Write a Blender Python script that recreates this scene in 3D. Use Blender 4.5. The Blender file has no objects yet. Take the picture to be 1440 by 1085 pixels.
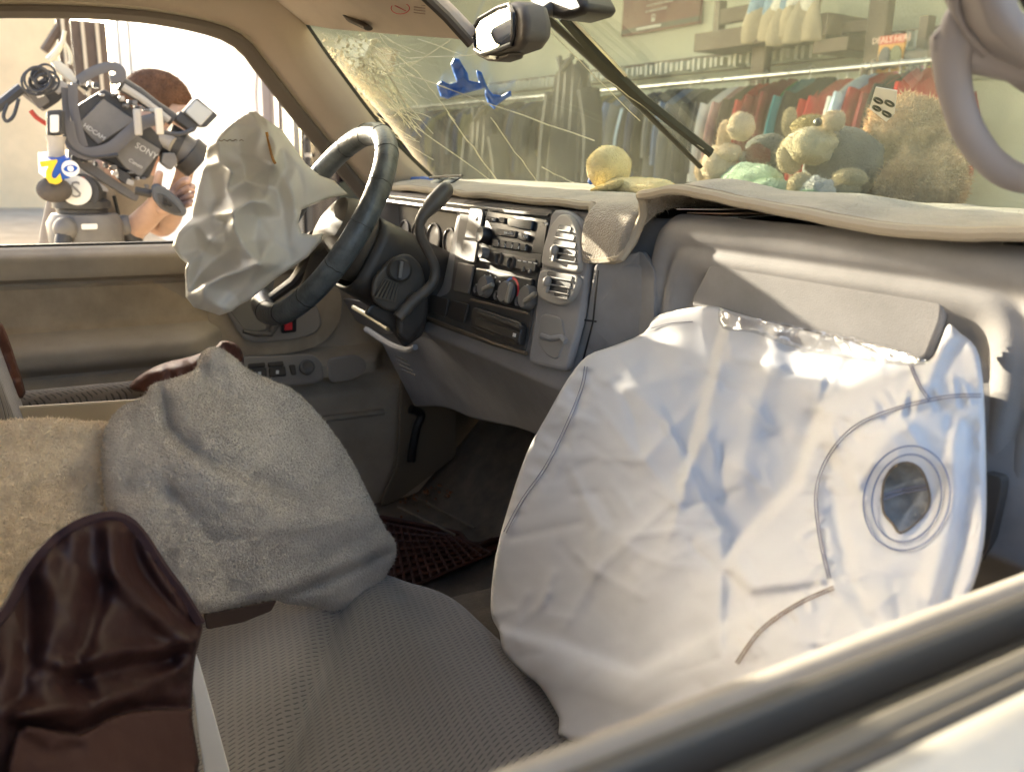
import bpy, bmesh, math, random
import numpy as np
from mathutils import Vector, Matrix, noise, geometry
rng = random.Random(7)
R = math.radians
scn = bpy.context.scene
COL = scn.collection
PI = math.pi

# ------------------------------------------------------------------ camera, sky, sun, exposure
CAMROT = Matrix(((0.50276892, -0.23043576, 0.83314031),
                 (0.8640697, 0.10650338, -0.4919762),
                 (0.02463665, 0.96724164, 0.25265914)))
CAM = Vector((0.985, 0.0, 1.536))
FPX = 1213.0
cam_d = bpy.data.cameras.new('camera')
cam = bpy.data.objects.new('camera', cam_d)
COL.objects.link(cam)
cam.matrix_world = Matrix.Translation(CAM) @ CAMROT.to_4x4()
cam_d.sensor_width = 36
cam_d.lens = FPX / 1440 * 36
cam_d.clip_start = 0.01
cam_d.clip_end = 600
cam_d.dof.use_dof = True
cam_d.dof.focus_distance = 1.08
cam_d.dof.aperture_fstop = 7.1
scn.camera = cam

SUN_AZ, SUN_EL = 11.8, 11.8          # sun stands to the rear left of the car
SUN_DIR = Vector((-math.cos(R(SUN_EL)) * math.cos(R(SUN_AZ)), -math.cos(R(SUN_EL)) * math.sin(R(SUN_AZ)), math.sin(R(SUN_EL))))
world = bpy.data.worlds.new('World')
scn.world = world
world.use_nodes = True
nt = world.node_tree
nt.nodes.clear()
wo = nt.nodes.new('ShaderNodeOutputWorld')
bg = nt.nodes.new('ShaderNodeBackground')
sky = nt.nodes.new('ShaderNodeTexSky')
sky.sky_type = 'NISHITA'
sky.sun_disc = False
sky.sun_elevation = R(SUN_EL)
sky.sun_rotation = math.atan2(SUN_DIR.x, SUN_DIR.y)
sky.air_density = 0.6
sky.dust_density = 4.5
sky.ozone_density = 0.4
bg.inputs['Strength'].default_value = 0.15
nt.links.new(sky.outputs[0], bg.inputs[0])
nt.links.new(bg.outputs[0], wo.inputs[0])
sun_d = bpy.data.lights.new('sun', 'SUN')
sun_d.energy = 3.0
sun_d.angle = R(0.5)
sun_d.color = (1.0, 0.86, 0.66)
sun = bpy.data.objects.new('sun', sun_d)
COL.objects.link(sun)
sun.rotation_euler = (-SUN_DIR).to_track_quat('-Z', 'Y').to_euler()
scn.view_settings.view_transform = 'Standard'
scn.view_settings.look = 'None'
scn.view_settings.exposure = 2.88
scn.view_settings.gamma = 1
scn.view_settings.use_curve_mapping = False
scn.view_settings.use_white_balance = True      # the photograph is balanced for the open shade
scn.view_settings.white_balance_temperature = 6250
scn.view_settings.white_balance_tint = 6
scn.render.engine = 'CYCLES'
scn.cycles.max_bounces = 10
scn.cycles.transparent_max_bounces = 16
scn.cycles.use_denoising = True
scn.cycles.caustics_reflective = False
scn.cycles.caustics_refractive = False

# ------------------------------------------------------------------ measuring: a point of the photograph at a known plane
def ray(px, py):
    d = CAMROT @ Vector((px - 720.0, -(py - 542.5), -FPX))
    return d.normalized()
def onx(px, py, x):
    d = ray(px, py); return CAM + d * ((x - CAM.x) / d.x)
def ony(px, py, y):
    d = ray(px, py); return CAM + d * ((y - CAM.y) / d.y)
def onz(px, py, z):
    d = ray(px, py); return CAM + d * ((z - CAM.z) / d.z)
def onp(px, py, p0, n):
    d = ray(px, py); return CAM + d * ((Vector(p0) - CAM).dot(n) / d.dot(n))
STK_P = Vector((0, .645, 1.465)); STK_N = Vector((0, -.975, .2217)).normalized()
def stk(px, py, off=0.0):            # on the sloping face of the centre stack
    return onp(px, py, STK_P + STK_N * off, STK_N)
def dist_of(p): return (Vector(p) - CAM).length

# ------------------------------------------------------------------ materials
MATS = {}
def M(name, col, rough=.6, spec=.4, metal=0, bump=0, bscale=200, var=0, vscale=6, col2=None, trans=0, sheen=0, detail=3, bdist=.002, coat=0):
    if name in MATS: return MATS[name]
    m = bpy.data.materials.new(name); m.use_nodes = True
    t = m.node_tree; t.nodes.clear(); N = t.nodes.new; L = t.links.new
    out = N('ShaderNodeOutputMaterial'); b = N('ShaderNodeBsdfPrincipled')
    b.inputs['Base Color'].default_value = (*col, 1)
    b.inputs['Roughness'].default_value = rough
    b.inputs['Specular IOR Level'].default_value = spec
    b.inputs['Metallic'].default_value = metal
    b.inputs['Coat Weight'].default_value = coat
    if sheen:
        b.inputs['Sheen Weight'].default_value = sheen
        b.inputs['Sheen Roughness'].default_value = .5
    tc = N('ShaderNodeTexCoord')
    if var or col2:
        n1 = N('ShaderNodeTexNoise'); n1.inputs['Scale'].default_value = vscale; n1.inputs['Detail'].default_value = 6
        n1.inputs['Roughness'].default_value = .65
        L(tc.outputs['Object'], n1.inputs['Vector'])
        rp = N('ShaderNodeValToRGB')
        c2 = col2 if col2 else tuple(c * (1 - var) for c in col)
        c1 = col if col2 else tuple(min(1, c * (1 + var * .6)) for c in col)
        rp.color_ramp.elements[0].color = (*c2, 1); rp.color_ramp.elements[0].position = .35
        rp.color_ramp.elements[1].color = (*c1, 1); rp.color_ramp.elements[1].position = .65
        L(n1.outputs['Fac'], rp.inputs['Fac']); L(rp.outputs[0], b.inputs['Base Color'])
        mr = N('ShaderNodeMapRange'); mr.inputs['To Min'].default_value = max(.05, rough - .08); mr.inputs['To Max'].default_value = min(1, rough + .1)
        L(n1.outputs['Fac'], mr.inputs['Value']); L(mr.outputs[0], b.inputs['Roughness'])
    if bump:
        n2 = N('ShaderNodeTexNoise'); n2.inputs['Scale'].default_value = bscale; n2.inputs['Detail'].default_value = detail
        L(tc.outputs['Object'], n2.inputs['Vector'])
        bp = N('ShaderNodeBump'); bp.inputs['Strength'].default_value = bump; bp.inputs['Distance'].default_value = bdist
        L(n2.outputs['Fac'], bp.inputs['Height']); L(bp.outputs[0], b.inputs['Normal'])
    if trans:
        tr = N('ShaderNodeBsdfTranslucent'); tr.inputs[0].default_value = (*[min(1, c * 1.05) for c in col], 1)
        mx = N('ShaderNodeMixShader'); mx.inputs[0].default_value = trans
        L(b.outputs[0], mx.inputs[1]); L(tr.outputs[0], mx.inputs[2]); L(mx.outputs[0], out.inputs[0])
        if bump: L(bp.outputs[0], tr.inputs['Normal'])
    else:
        L(b.outputs[0], out.inputs[0])
    MATS[name] = m
    return m

def weave(name, base, dark, k1, k2, axis_rot=(0, 0, 0), rough=.9):
    """woven seat cloth: rows of short dark dashes on a paler ground"""
    m = bpy.data.materials.new(name); m.use_nodes = True
    t = m.node_tree; b = t.nodes['Principled BSDF']; N = t.nodes.new; L = t.links.new
    tc = N('ShaderNodeTexCoord'); mp = N('ShaderNodeMapping'); mp.inputs['Rotation'].default_value = axis_rot
    nz = N('ShaderNodeTexNoise'); nz.inputs['Scale'].default_value = 14
    ad = N('ShaderNodeVectorMath'); ad.operation = 'MULTIPLY_ADD'; ad.inputs[1].default_value = (.006, .006, .006)
    L(tc.outputs['Object'], nz.inputs['Vector']); L(nz.outputs['Color'], ad.inputs[0]); L(tc.outputs['Object'], ad.inputs[2])
    L(ad.outputs[0], mp.inputs['Vector'])
    sp = N('ShaderNodeSeparateXYZ'); L(mp.outputs[0], sp.inputs[0])
    def math_(op, a, bb=None, c=None):
        n = N('ShaderNodeMath'); n.operation = op
        for i, v in enumerate((a, bb, c)):
            if v is None: continue
            if isinstance(v, (int, float)): n.inputs[i].default_value = v
            else: L(v, n.inputs[i])
        return n.outputs[0]
    s1 = math_('SINE', math_('MULTIPLY', sp.outputs[0], k1))
    row = math_('FLOOR', math_('DIVIDE', math_('MULTIPLY', sp.outputs[0], k1), 2 * PI))
    ph = math_('MULTIPLY', row, 2.1)
    s2 = math_('SINE', math_('ADD', math_('MULTIPLY', sp.outputs[1], k2), ph))
    g1 = N('ShaderNodeMapRange'); g1.inputs['From Min'].default_value = .2; g1.inputs['From Max'].default_value = .95; L(s1, g1.inputs['Value'])
    g2 = N('ShaderNodeMapRange'); g2.inputs['From Min'].default_value = -.85; g2.inputs['From Max'].default_value = -.1; L(s2, g2.inputs['Value'])
    f = math_('MULTIPLY', g1.outputs[0], g2.outputs[0])
    n1 = N('ShaderNodeTexNoise'); n1.inputs['Scale'].default_value = 9; n1.inputs['Detail'].default_value = 5
    L(tc.outputs['Object'], n1.inputs['Vector'])
    mx0 = N('ShaderNodeMix'); mx0.data_type = 'RGBA'; mx0.inputs['A'].default_value = (*[c * .8 for c in base], 1); mx0.inputs['B'].default_value = (*[c * 1.15 for c in base], 1)
    L(n1.outputs['Fac'], mx0.inputs['Factor'])
    mx = N('ShaderNodeMix'); mx.data_type = 'RGBA'; mx.inputs['B'].default_value = (*dark, 1)
    L(mx0.outputs['Result'], mx.inputs['A']); L(f, mx.inputs['Factor'])
    L(mx.outputs['Result'], b.inputs['Base Color'])
    b.inputs['Roughness'].default_value = rough; b.inputs['Sheen Weight'].default_value = .3; b.inputs['Specular IOR Level'].default_value = .1
    bp = N('ShaderNodeBump'); bp.inputs['Strength'].default_value = .5; bp.inputs['Distance'].default_value = .0015; bp.invert = True
    n3 = N('ShaderNodeTexNoise'); n3.inputs['Scale'].default_value = 900; L(tc.outputs['Object'], n3.inputs['Vector'])
    h = math_('MULTIPLY_ADD', n3.outputs['Fac'], .5, f)
    L(h, bp.inputs['Height']); L(bp.outputs[0], b.inputs['Normal'])
    MATS[name] = m
    return m

VINYL = M('taupe_vinyl', (.30, .265, .225), .52, .35, bump=.25, bscale=700, var=.08, vscale=5, bdist=.0006)
DASHV = M('grey_dash_vinyl', (.27, .255, .245), .64, .25, bump=.35, bscale=700, var=.16, vscale=9, bdist=.0006)
DOORV = M('door_vinyl', (.40, .34, .26), .55, .35, bump=.35, bscale=650, var=.16, vscale=7, bdist=.0006)
DOORF = M('door_cloth', (.42, .34, .24), .95, .1, bump=.5, bscale=500, var=.16, vscale=14, sheen=.4, bdist=.001)
LINER = M('headliner_cloth', (.52, .43, .33), .95, .1, bump=.3, bscale=900, var=.06, vscale=4, bdist=.0008)
VISOR = M('visor_cloth', (.70, .60, .48), .9, .1, bump=.3, bscale=900, var=.08, vscale=7, bdist=.0006)
DARKP = M('dark_plastic', (.045, .038, .032), .45, .4, bump=.15, bscale=600, var=.2, vscale=20, bdist=.0004)
DARKB = M('brown_plastic', (.085, .07, .055), .5, .4, bump=.2, bscale=600, var=.2, vscale=15, bdist=.0004)
BEZEL = M('bezel_plastic', (.11, .098, .085), .62, .25, bump=.15, bscale=700, var=.15, vscale=18, bdist=.0004)
BLACK = M('black_plastic', (.012, .011, .011), .35, .5, var=.3, vscale=40)
RUBBER = M('black_rubber', (.02, .02, .018), .6, .3, bump=.2, bscale=200)
KNOB = M('knob_grey', (.16, .145, .13), .5, .35, var=.15, vscale=60)
SEAM = M('grey_thread', (.30, .29, .33), .8, .1)
WHITEP = M('white_print', (.75, .74, .7), .6, .3)
REDP = M('red_print', (.55, .02, .03), .4, .5)
BLUEP = M('blue_print', (.03, .12, .45), .4, .4)
LEATH = M('wheel_leather', (.075, .085, .088), .36, .5, bump=.7, bscale=190, var=.45, vscale=35, bdist=.0012)
BAGW = M('white_airbag_nylon', (.66, .65, .65), .85, .12, bump=.3, bscale=1100, var=.05, vscale=6, trans=.10, bdist=.0006)
BAGT = M('beige_airbag_nylon', (.66, .645, .605), .36, .45, bump=.12, bscale=1500, var=.06, vscale=8, trans=.28, bdist=.0004)
TOWEL = M('terry_towel', (.56, .50, .42), 1, .05, bump=1.0, bscale=330, var=.18, vscale=11, sheen=.35, detail=4, bdist=.004)
FLEECE = M('cream_fleece', (.80, .66, .46), 1, .05, bump=1.0, bscale=260, var=.14, vscale=9, sheen=.4, detail=5, bdist=.004)
MATC = M('dash_carpet', (.36, .305, .23), 1, .05, bump=1.0, bscale=420, var=.22, vscale=22, sheen=.4, detail=5, bdist=.003)
MATE = M('mat_binding', (.42, .36, .27), .9, .1, bump=.6, bscale=500, bdist=.001)
LEATB = M('brown_jacket_satin', (.042, .018, .015), .50, .30, bump=.3, bscale=60, var=.25, vscale=9, col2=(.026, .010, .010), bdist=.003)
LEATC = M('brown_jacket_leather', (.115, .042, .026), .5, .4, bump=.5, bscale=90, var=.3, vscale=14, bdist=.002)
PIPING = M('dark_piping', (.045, .025, .028), .85, .2, bump=.5, bscale=400, bdist=.001)
PAPER = M('white_paper', (.82, .80, .76), .7, .2, var=.04)
SEATW = weave('seat_weave', (.225, .203, .182), (.095, .087, .082), 1150, 520, (0, 0, R(-24)))
SEATW2 = weave('seat_weave_dark', (.20, .17, .14), (.075, .066, .055), 1000, 430, (0, 0, R(40)))
CARPET = M('floor_carpet', (.17, .135, .095), 1, .05, bump=1, bscale=500, var=.3, vscale=20, sheen=.2, bdist=.003)
FMAT = M('brown_rubber_mat', (.060, .018, .010), .45, .4, bump=.3, bscale=150, var=.3, vscale=20)
FLOORV = M('floor_vinyl', (.20, .165, .12), .55, .3, bump=.4, bscale=120, var=.2, vscale=12)
GLOVE = M('blue_nitrile', (.045, .16, .62), .38, .5, bump=.2, bscale=120, var=.2, vscale=40, trans=.12)
YPLUSH = M('yellow_plush', (.86, .72, .36), 1, .05, bump=1, bscale=450, var=.08, vscale=20, sheen=.5, bdist=.003)
MIRR = M('mirror_silver', (.85, .85, .85), .03, .5, metal=1)
METAL = M('steel', (.5, .49, .47), .3, .5, metal=1, var=.1)
CHALK = M('crack_glass', (.66, .64, .52), .25, .7, trans=.35)

# ------------------------------------------------------------------ building helpers
def link(name, me, mat, parent=None):
    o = bpy.data.objects.new(name, me); COL.objects.link(o)
    if mat is not None and not me.materials:
        for mm in (mat if isinstance(mat, (list, tuple)) else [mat]): me.materials.append(mm)
    if parent is not None:
        o.parent = parent
        o.matrix_parent_inverse = Matrix.Translation(parent.location).inverted() if parent.type == 'EMPTY' else Matrix.Identity(4)
    return o
def tag(o, label=None, cat=None, group=None, kind=None):
    if label: o['label'] = label
    if cat: o['category'] = cat
    if group: o['group'] = group
    if kind: o['kind'] = kind
    return o
def thing(name, label, cat, loc=(0, 0, 0), group=None):
    o = bpy.data.objects.new(name, None); COL.objects.link(o); o.location = loc; o.empty_display_size = .05
    return tag(o, label, cat, group)

def frame(p, zdir, xhint=(1, 0, 0)):
    z = Vector(zdir).normalized(); x = Vector(xhint); x = (x - z * x.dot(z))
    if x.length < 1e-5: x = Vector((0, 1, 0)) - z * z.y
    x.normalize(); y = z.cross(x)
    m = Matrix((x, y, z)).transposed().to_4x4(); m.translation = Vector(p)
    return m

class MB:
    def __init__(s): s.v = []; s.f = []
    def add(s, vs, fs, T=None):
        o = len(s.v)
        s.v += [(T @ Vector(p)) if T is not None else Vector(p) for p in vs]
        s.f += [tuple(i + o for i in f) for f in fs]
        return s
    def box(s, c, d, T=None):
        x, y, z = [q / 2 for q in d]; c = Vector(c)
        vs = [c + Vector((a * x, b * y, e * z)) for e in (-1, 1) for b in (-1, 1) for a in (-1, 1)]
        return s.add(vs, [(0, 2, 3, 1), (4, 5, 7, 6), (0, 1, 5, 4), (2, 6, 7, 3), (0, 4, 6, 2), (1, 3, 7, 5)], T)
    def tube(s, pts, r, n=10, cap=True, T=None, flat=1.0, up=None, closed=False):
        pts = [Vector(p) for p in pts]; k = len(pts)
        rs = r if isinstance(r, (list, tuple)) else [r] * k
        vs = []; prev = None
        for i, p in enumerate(pts):
            a = pts[(i - 1) % k] if (closed or i > 0) else pts[0]; b = pts[(i + 1) % k] if (closed or i < k - 1) else pts[-1]
            d = (b - a).normalized()
            if prev is None:
                u = Vector(up) if up else (Vector((0, 0, 1)) if abs(d.z) < .9 else Vector((1, 0, 0)))
            else: u = prev
            u = (u - d * u.dot(d))
            if u.length < 1e-6: u = d.orthogonal()
            u.normalize(); prev = u; w = d.cross(u)
            for j in range(n):
                t = 2 * PI * j / n
                vs.append(p + (u * math.cos(t) * flat + w * math.sin(t)) * rs[i])
        fs = []
        for i in range(k if closed else k - 1):
            i2 = (i + 1) % k
            for j in range(n):
                fs.append((i * n + j, i * n + (j + 1) % n, i2 * n + (j + 1) % n, i2 * n + j))
        if cap and not closed:
            fs.append(tuple(reversed(range(n)))); fs.append(tuple(range((k - 1) * n, k * n)))
        return s.add(vs, fs, T)
    def lathe(s, prof, n=24, T=None):
        """prof: (radius, z) pairs"""
        vs = []; fs = []; k = len(prof)
        for r, z in prof:
            for j in range(n):
                t = 2 * PI * j / n; vs.append((r * math.cos(t), r * math.sin(t), z))
        for i in range(k - 1):
            for j in range(n):
                fs.append((i * n + j, i * n + (j + 1) % n, (i + 1) * n + (j + 1) % n, (i + 1) * n + j))
        fs.append(tuple(reversed(range(n)))); fs.append(tuple(range((k - 1) * n, k * n)))
        return s.add(vs, fs, T)
    def ball(s, c, r, T=None, n=16, m=10, nz=0, seed=0):
        r = (r, r, r) if isinstance(r, (int, float)) else r
        vs = []; fs = []
        for i in range(1, m):
            a = PI * i / m
            for j in range(n):
                t = 2 * PI * j / n
                d = Vector((math.sin(a) * math.cos(t), math.sin(a) * math.sin(t), math.cos(a)))
                q = 1 + (nz * noise.noise(d * 2.2 + Vector((seed, seed * 2, 0))) if nz else 0)
                vs.append(Vector(c) + Vector((d.x * r[0], d.y * r[1], d.z * r[2])) * q)
        top = len(vs); vs.append(Vector(c) + Vector((0, 0, r[2]))); bot = len(vs); vs.append(Vector(c) - Vector((0, 0, r[2])))
        for i in range(m - 2):
            for j in range(n):
                fs.append((i * n + j, (i + 1) * n + j, (i + 1) * n + (j + 1) % n, i * n + (j + 1) % n))
        for j in range(n):
            fs.append((top, j, (j + 1) % n)); fs.append((bot, (m - 2) * n + (j + 1) % n, (m - 2) * n + j))
        return s.add(vs, fs, T)
    def prism(s, poly, vec):
        """closed 3D polygon extruded by vec"""
        k = len(poly); poly = [Vector(p) for p in poly]; vec = Vector(vec)
        vs = poly + [p + vec for p in poly]
        fs = [tuple(range(k)), tuple(reversed(range(k, 2 * k)))]
        fs += [(i, k + i, k + (i + 1) % k, (i + 1) % k) for i in range(k)]
        return s.add(vs, fs)
    def grid(s, fn, nu, nv, closed_u=False):
        o = len(s.v)
        for i in range(nu):
            for j in range(nv): s.v.append(Vector(fn(i / (nu - 1) if not closed_u else i / nu, j / (nv - 1))))
        for i in range(nu if closed_u else nu - 1):
            for j in range(nv - 1):
                i2 = (i + 1) % nu
                s.f.append((o + i * nv + j, o + i * nv + j + 1, o + i2 * nv + j + 1, o + i2 * nv + j))
        return s
    def build(s, name, mat, parent=None, smooth=True, bevel=0, solid=0, sub=0, seg=2, ang=40, offs=-1):
        me = bpy.data.meshes.new(name); me.from_pydata([tuple(p) for p in s.v], [], s.f); me.update()
        bm = bmesh.new(); bm.from_mesh(me); bmesh.ops.recalc_face_normals(bm, faces=bm.faces); bm.to_mesh(me); bm.free()
        o = link(name, me, mat, parent)
        if solid:
            md = o.modifiers.new('solid', 'SOLIDIFY'); md.thickness = solid; md.offset = offs
        if bevel:
            md = o.modifiers.new('bevel', 'BEVEL'); md.width = bevel; md.segments = seg; md.limit_method = 'ANGLE'; md.angle_limit = R(ang)
        if sub:
            md = o.modifiers.new('sub', 'SUBSURF'); md.levels = sub; md.render_levels = sub
        if smooth:
            me.polygons.foreach_set('use_smooth', [True] * len(me.polygons))
            if not sub and hasattr(me, 'set_sharp_from_angle'): me.set_sharp_from_angle(angle=R(42))
        return o

def catmull(pts, n=8, closed=False):
    pts = [Vector(p) for p in pts]; k = len(pts); out = []
    for i in range(k if closed else k - 1):
        g = lambda q: pts[q % k] if closed else pts[max(0, min(k - 1, q))]
        p0, p1, p2, p3 = g(i - 1), g(i), g(i + 1), g(i + 2)
        for j in range(n):
            t = j / n
            out.append(.5 * ((2 * p1) + (p2 - p0) * t + (2 * p0 - 5 * p1 + 4 * p2 - p3) * t * t + (3 * p1 - p0 - 3 * p2 + p3) * t ** 3))
    if not closed: out.append(pts[-1].copy())
    return out
def resample(pts, n):
    pts = [Vector(p) for p in pts]; L = [0]
    for a, b in zip(pts, pts[1:]): L.append(L[-1] + (b - a).length)
    out = []; j = 0
    for i in range(n):
        t = L[-1] * i / (n - 1)
        while j < len(pts) - 2 and L[j + 1] < t: j += 1
        u = (t - L[j]) / max(1e-9, L[j + 1] - L[j]); out.append(pts[j].lerp(pts[j + 1], min(1, max(0, u))))
    return out
def loft(name, curves, mat, parent, n=40, m=6, solid=.01, smooth_across=True, offs=-1, bevel=0):
    cs = [resample(catmull(c, 8), n) for c in curves]
    rows = []
    for i in range(n):
        col = [c[i] for c in cs]
        rows.append(resample(catmull(col, 6), m) if smooth_across and len(col) > 2 else resample(col, m))
    return MB().grid(lambda u, v: rows[round(u * (n - 1))][round(v * (m - 1))], n, m).build(name, mat, parent, solid=solid, offs=offs, bevel=bevel)
def round_poly(pts, r, n=4):
    """round the corners of a flat polygon given in pixels"""
    out = []; k = len(pts)
    for i in range(k):
        p = Vector(pts[i]); a = Vector(pts[i - 1]); b = Vector(pts[(i + 1) % k])
        da = (a - p); db = (b - p); q = min(r, da.length * .45, db.length * .45)
        s = p + da.normalized() * q; e = p + db.normalized() * q
        for j in range(n + 1):
            t = j / n; out.append(s * (1 - t) ** 2 + p * 2 * t * (1 - t) + e * t * t)
    return out
def plate(name, px, fn, th, n, mat, parent, rnd=0, bevel=.001, seg=2, smooth=False, front=False):
    """a slab whose face is traced on a plane of the car: fn maps a photo point onto it; th is its thickness along n"""
    pts = round_poly(px, rnd) if rnd else [Vector(p) for p in px]
    poly = [fn(p[0], p[1]) for p in pts]
    n = Vector(n).normalized()
    return MB().prism(poly if front else [p + n * th for p in poly], -n * abs(th) * 1.0).build(name, mat, parent, smooth=smooth, bevel=bevel, seg=seg)
def text(name, s, T, size, mat, parent=None, ext=.0004, bold=0):
    c = bpy.data.curves.new(name, 'FONT'); c.body = s; c.size = size; c.extrude = ext; c.align_x = 'CENTER'; c.align_y = 'CENTER'
    c.resolution_u = 2; c.offset = bold
    tmp = bpy.data.objects.new('tmp', c)
    me = bpy.data.meshes.new_from_object(tmp); bpy.data.objects.remove(tmp)
    me.transform(T); me.materials.clear()
    me.name = name
    return link(name, me, mat, parent)
def axes(p, right, up):
    r = Vector(right).normalized(); u = Vector(up); u = (u - r * u.dot(r)).normalized()
    m = Matrix((r, u, r.cross(u))).transposed().to_4x4(); m.translation = Vector(p)
    return m

# ---- relief(): a crumpled cloth solid, its surface interpolated through measured 3D points
def seg_dist(P, poly, closed):
    A = np.array(poly, float); B = np.roll(A, -1, 0) if closed else A[1:]
    if not closed: A = A[:-1]
    best = np.full(len(P), 1e9)
    for a, b in zip(A, B):
        ab = b - a; t = np.clip(((P - a) @ ab) / max(1e-9, ab @ ab), 0, 1)
        best = np.minimum(best, np.hypot(*(P - (a + t[:, None] * ab)).T))
    return best
def seg_side(P, poly):
    A = np.array(poly, float); best = np.full(len(P), 1e9); sg = np.ones(len(P))
    for a, b in zip(A[:-1], A[1:]):
        ab = b - a; t = np.clip(((P - a) @ ab) / max(1e-9, ab @ ab), 0, 1)
        q = np.hypot(*(P - (a + t[:, None] * ab)).T); c = ab[0] * (P[:, 1] - a[1]) - ab[1] * (P[:, 0] - a[0])
        k = q < best; best[k] = q[k]; sg[k] = np.sign(c[k])
    return best, sg
def inside(P, poly):
    A = np.array(poly, float); r = np.zeros(len(P), bool); j = len(A) - 1
    for i in range(len(A)):
        c = ((A[i, 1] > P[:, 1]) != (A[j, 1] > P[:, 1])) & (P[:, 0] < (A[j, 0] - A[i, 0]) * (P[:, 1] - A[i, 1]) / (A[j, 1] - A[i, 1] + 1e-12) + A[i, 0])
        r ^= c; j = i
    return r
class Field:
    """distance field over the photo through control points (thin plate), with folds, facets and noise"""
    def __init__(s, ctrl, folds=(), facets=None, nz=(), rand=None):
        X = np.array([c[:2] for c in ctrl], float) / 200.0; d = np.array([dist_of(c[2]) for c in ctrl])
        n = len(X); r = np.hypot(*(X[:, None] - X[None]).transpose(2, 0, 1))
        K = np.where(r > 0, r * r * np.log(np.maximum(r, 1e-9)), 0) + np.eye(n) * 1e-4
        P = np.c_[np.ones(n), X]; A = np.block([[K, P], [P.T, np.zeros((3, 3))]])
        s.w = np.linalg.solve(A, np.r_[d, 0, 0, 0]); s.X = X
        s.folds = folds; s.nz = nz; s.fac = []
        for pts in ([facets] if facets else []) + ([rand] if rand else []):
            V = [Vector(p[:2]) for p in pts]
            res = geometry.delaunay_2d_cdt(V, [], [], 0, 1e-4)
            off = np.array([pts[res[3][i][0]][2] for i in range(len(res[0]))])
            s.fac.append((np.array([tuple(v) for v in res[0]]), off, res[2]))
    def base(s, P):
        X = P / 200.0; r = np.hypot(*(X[:, None] - s.X[None]).transpose(2, 0, 1))
        K = np.where(r > 0, r * r * np.log(np.maximum(r, 1e-9)), 0); n = len(s.X)
        return K @ s.w[:n] + s.w[n] + X @ s.w[n + 1:]
    def __call__(s, P):
        P = np.asarray(P, float); d = s.base(P)
        for V, off, T in s.fac:
            val = np.zeros(len(P)); 
            for t in T:
                a, b, c = V[t[0]], V[t[1]], V[t[2]]
                det = (b[1] - c[1]) * (a[0] - c[0]) + (c[0] - b[0]) * (a[1] - c[1])
                if abs(det) < 1e-9: continue
                l1 = ((b[1] - c[1]) * (P[:, 0] - c[0]) + (c[0] - b[0]) * (P[:, 1] - c[1])) / det
                l2 = ((c[1] - a[1]) * (P[:, 0] - c[0]) + (a[0] - c[0]) * (P[:, 1] - c[1])) / det
                l3 = 1 - l1 - l2; k = (l1 >= -1e-6) & (l2 >= -1e-6) & (l3 >= -1e-6)
                val[k] = l1[k] * off[t[0]] + l2[k] * off[t[1]] + l3[k] * off[t[2]]
            d = d - val
        for fo in s.folds:
            pl, amp, w = fo[:3]; sharp = fo[3] if len(fo) > 3 else 0
            if sharp == 2:
                q, sg = seg_side(P, pl); d = d - amp * np.tanh(sg * q / 6.0) * np.exp(-q / w)
            else:
                q = seg_dist(P, pl, False); d = d - amp * (np.exp(-q / w) if sharp else np.exp(-(q / w) ** 2))
        for amp, sc, seed in s.nz:
            d = d - amp * np.array([noise.fractal(Vector((p[0] / sc, p[1] / sc, seed)), 1.0, 2.0, 3) for p in P])
        return d
    def at(s, px, py, lift=0):
        return CAM + ray(px, py) * (float(s(np.array([[px, py]]))[0]) - lift)
def smooth_outline(pts, n=6):
    return [(p.x, p.y) for p in catmull([Vector((p[0], p[1], 0)) for p in pts], n, True)]
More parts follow.
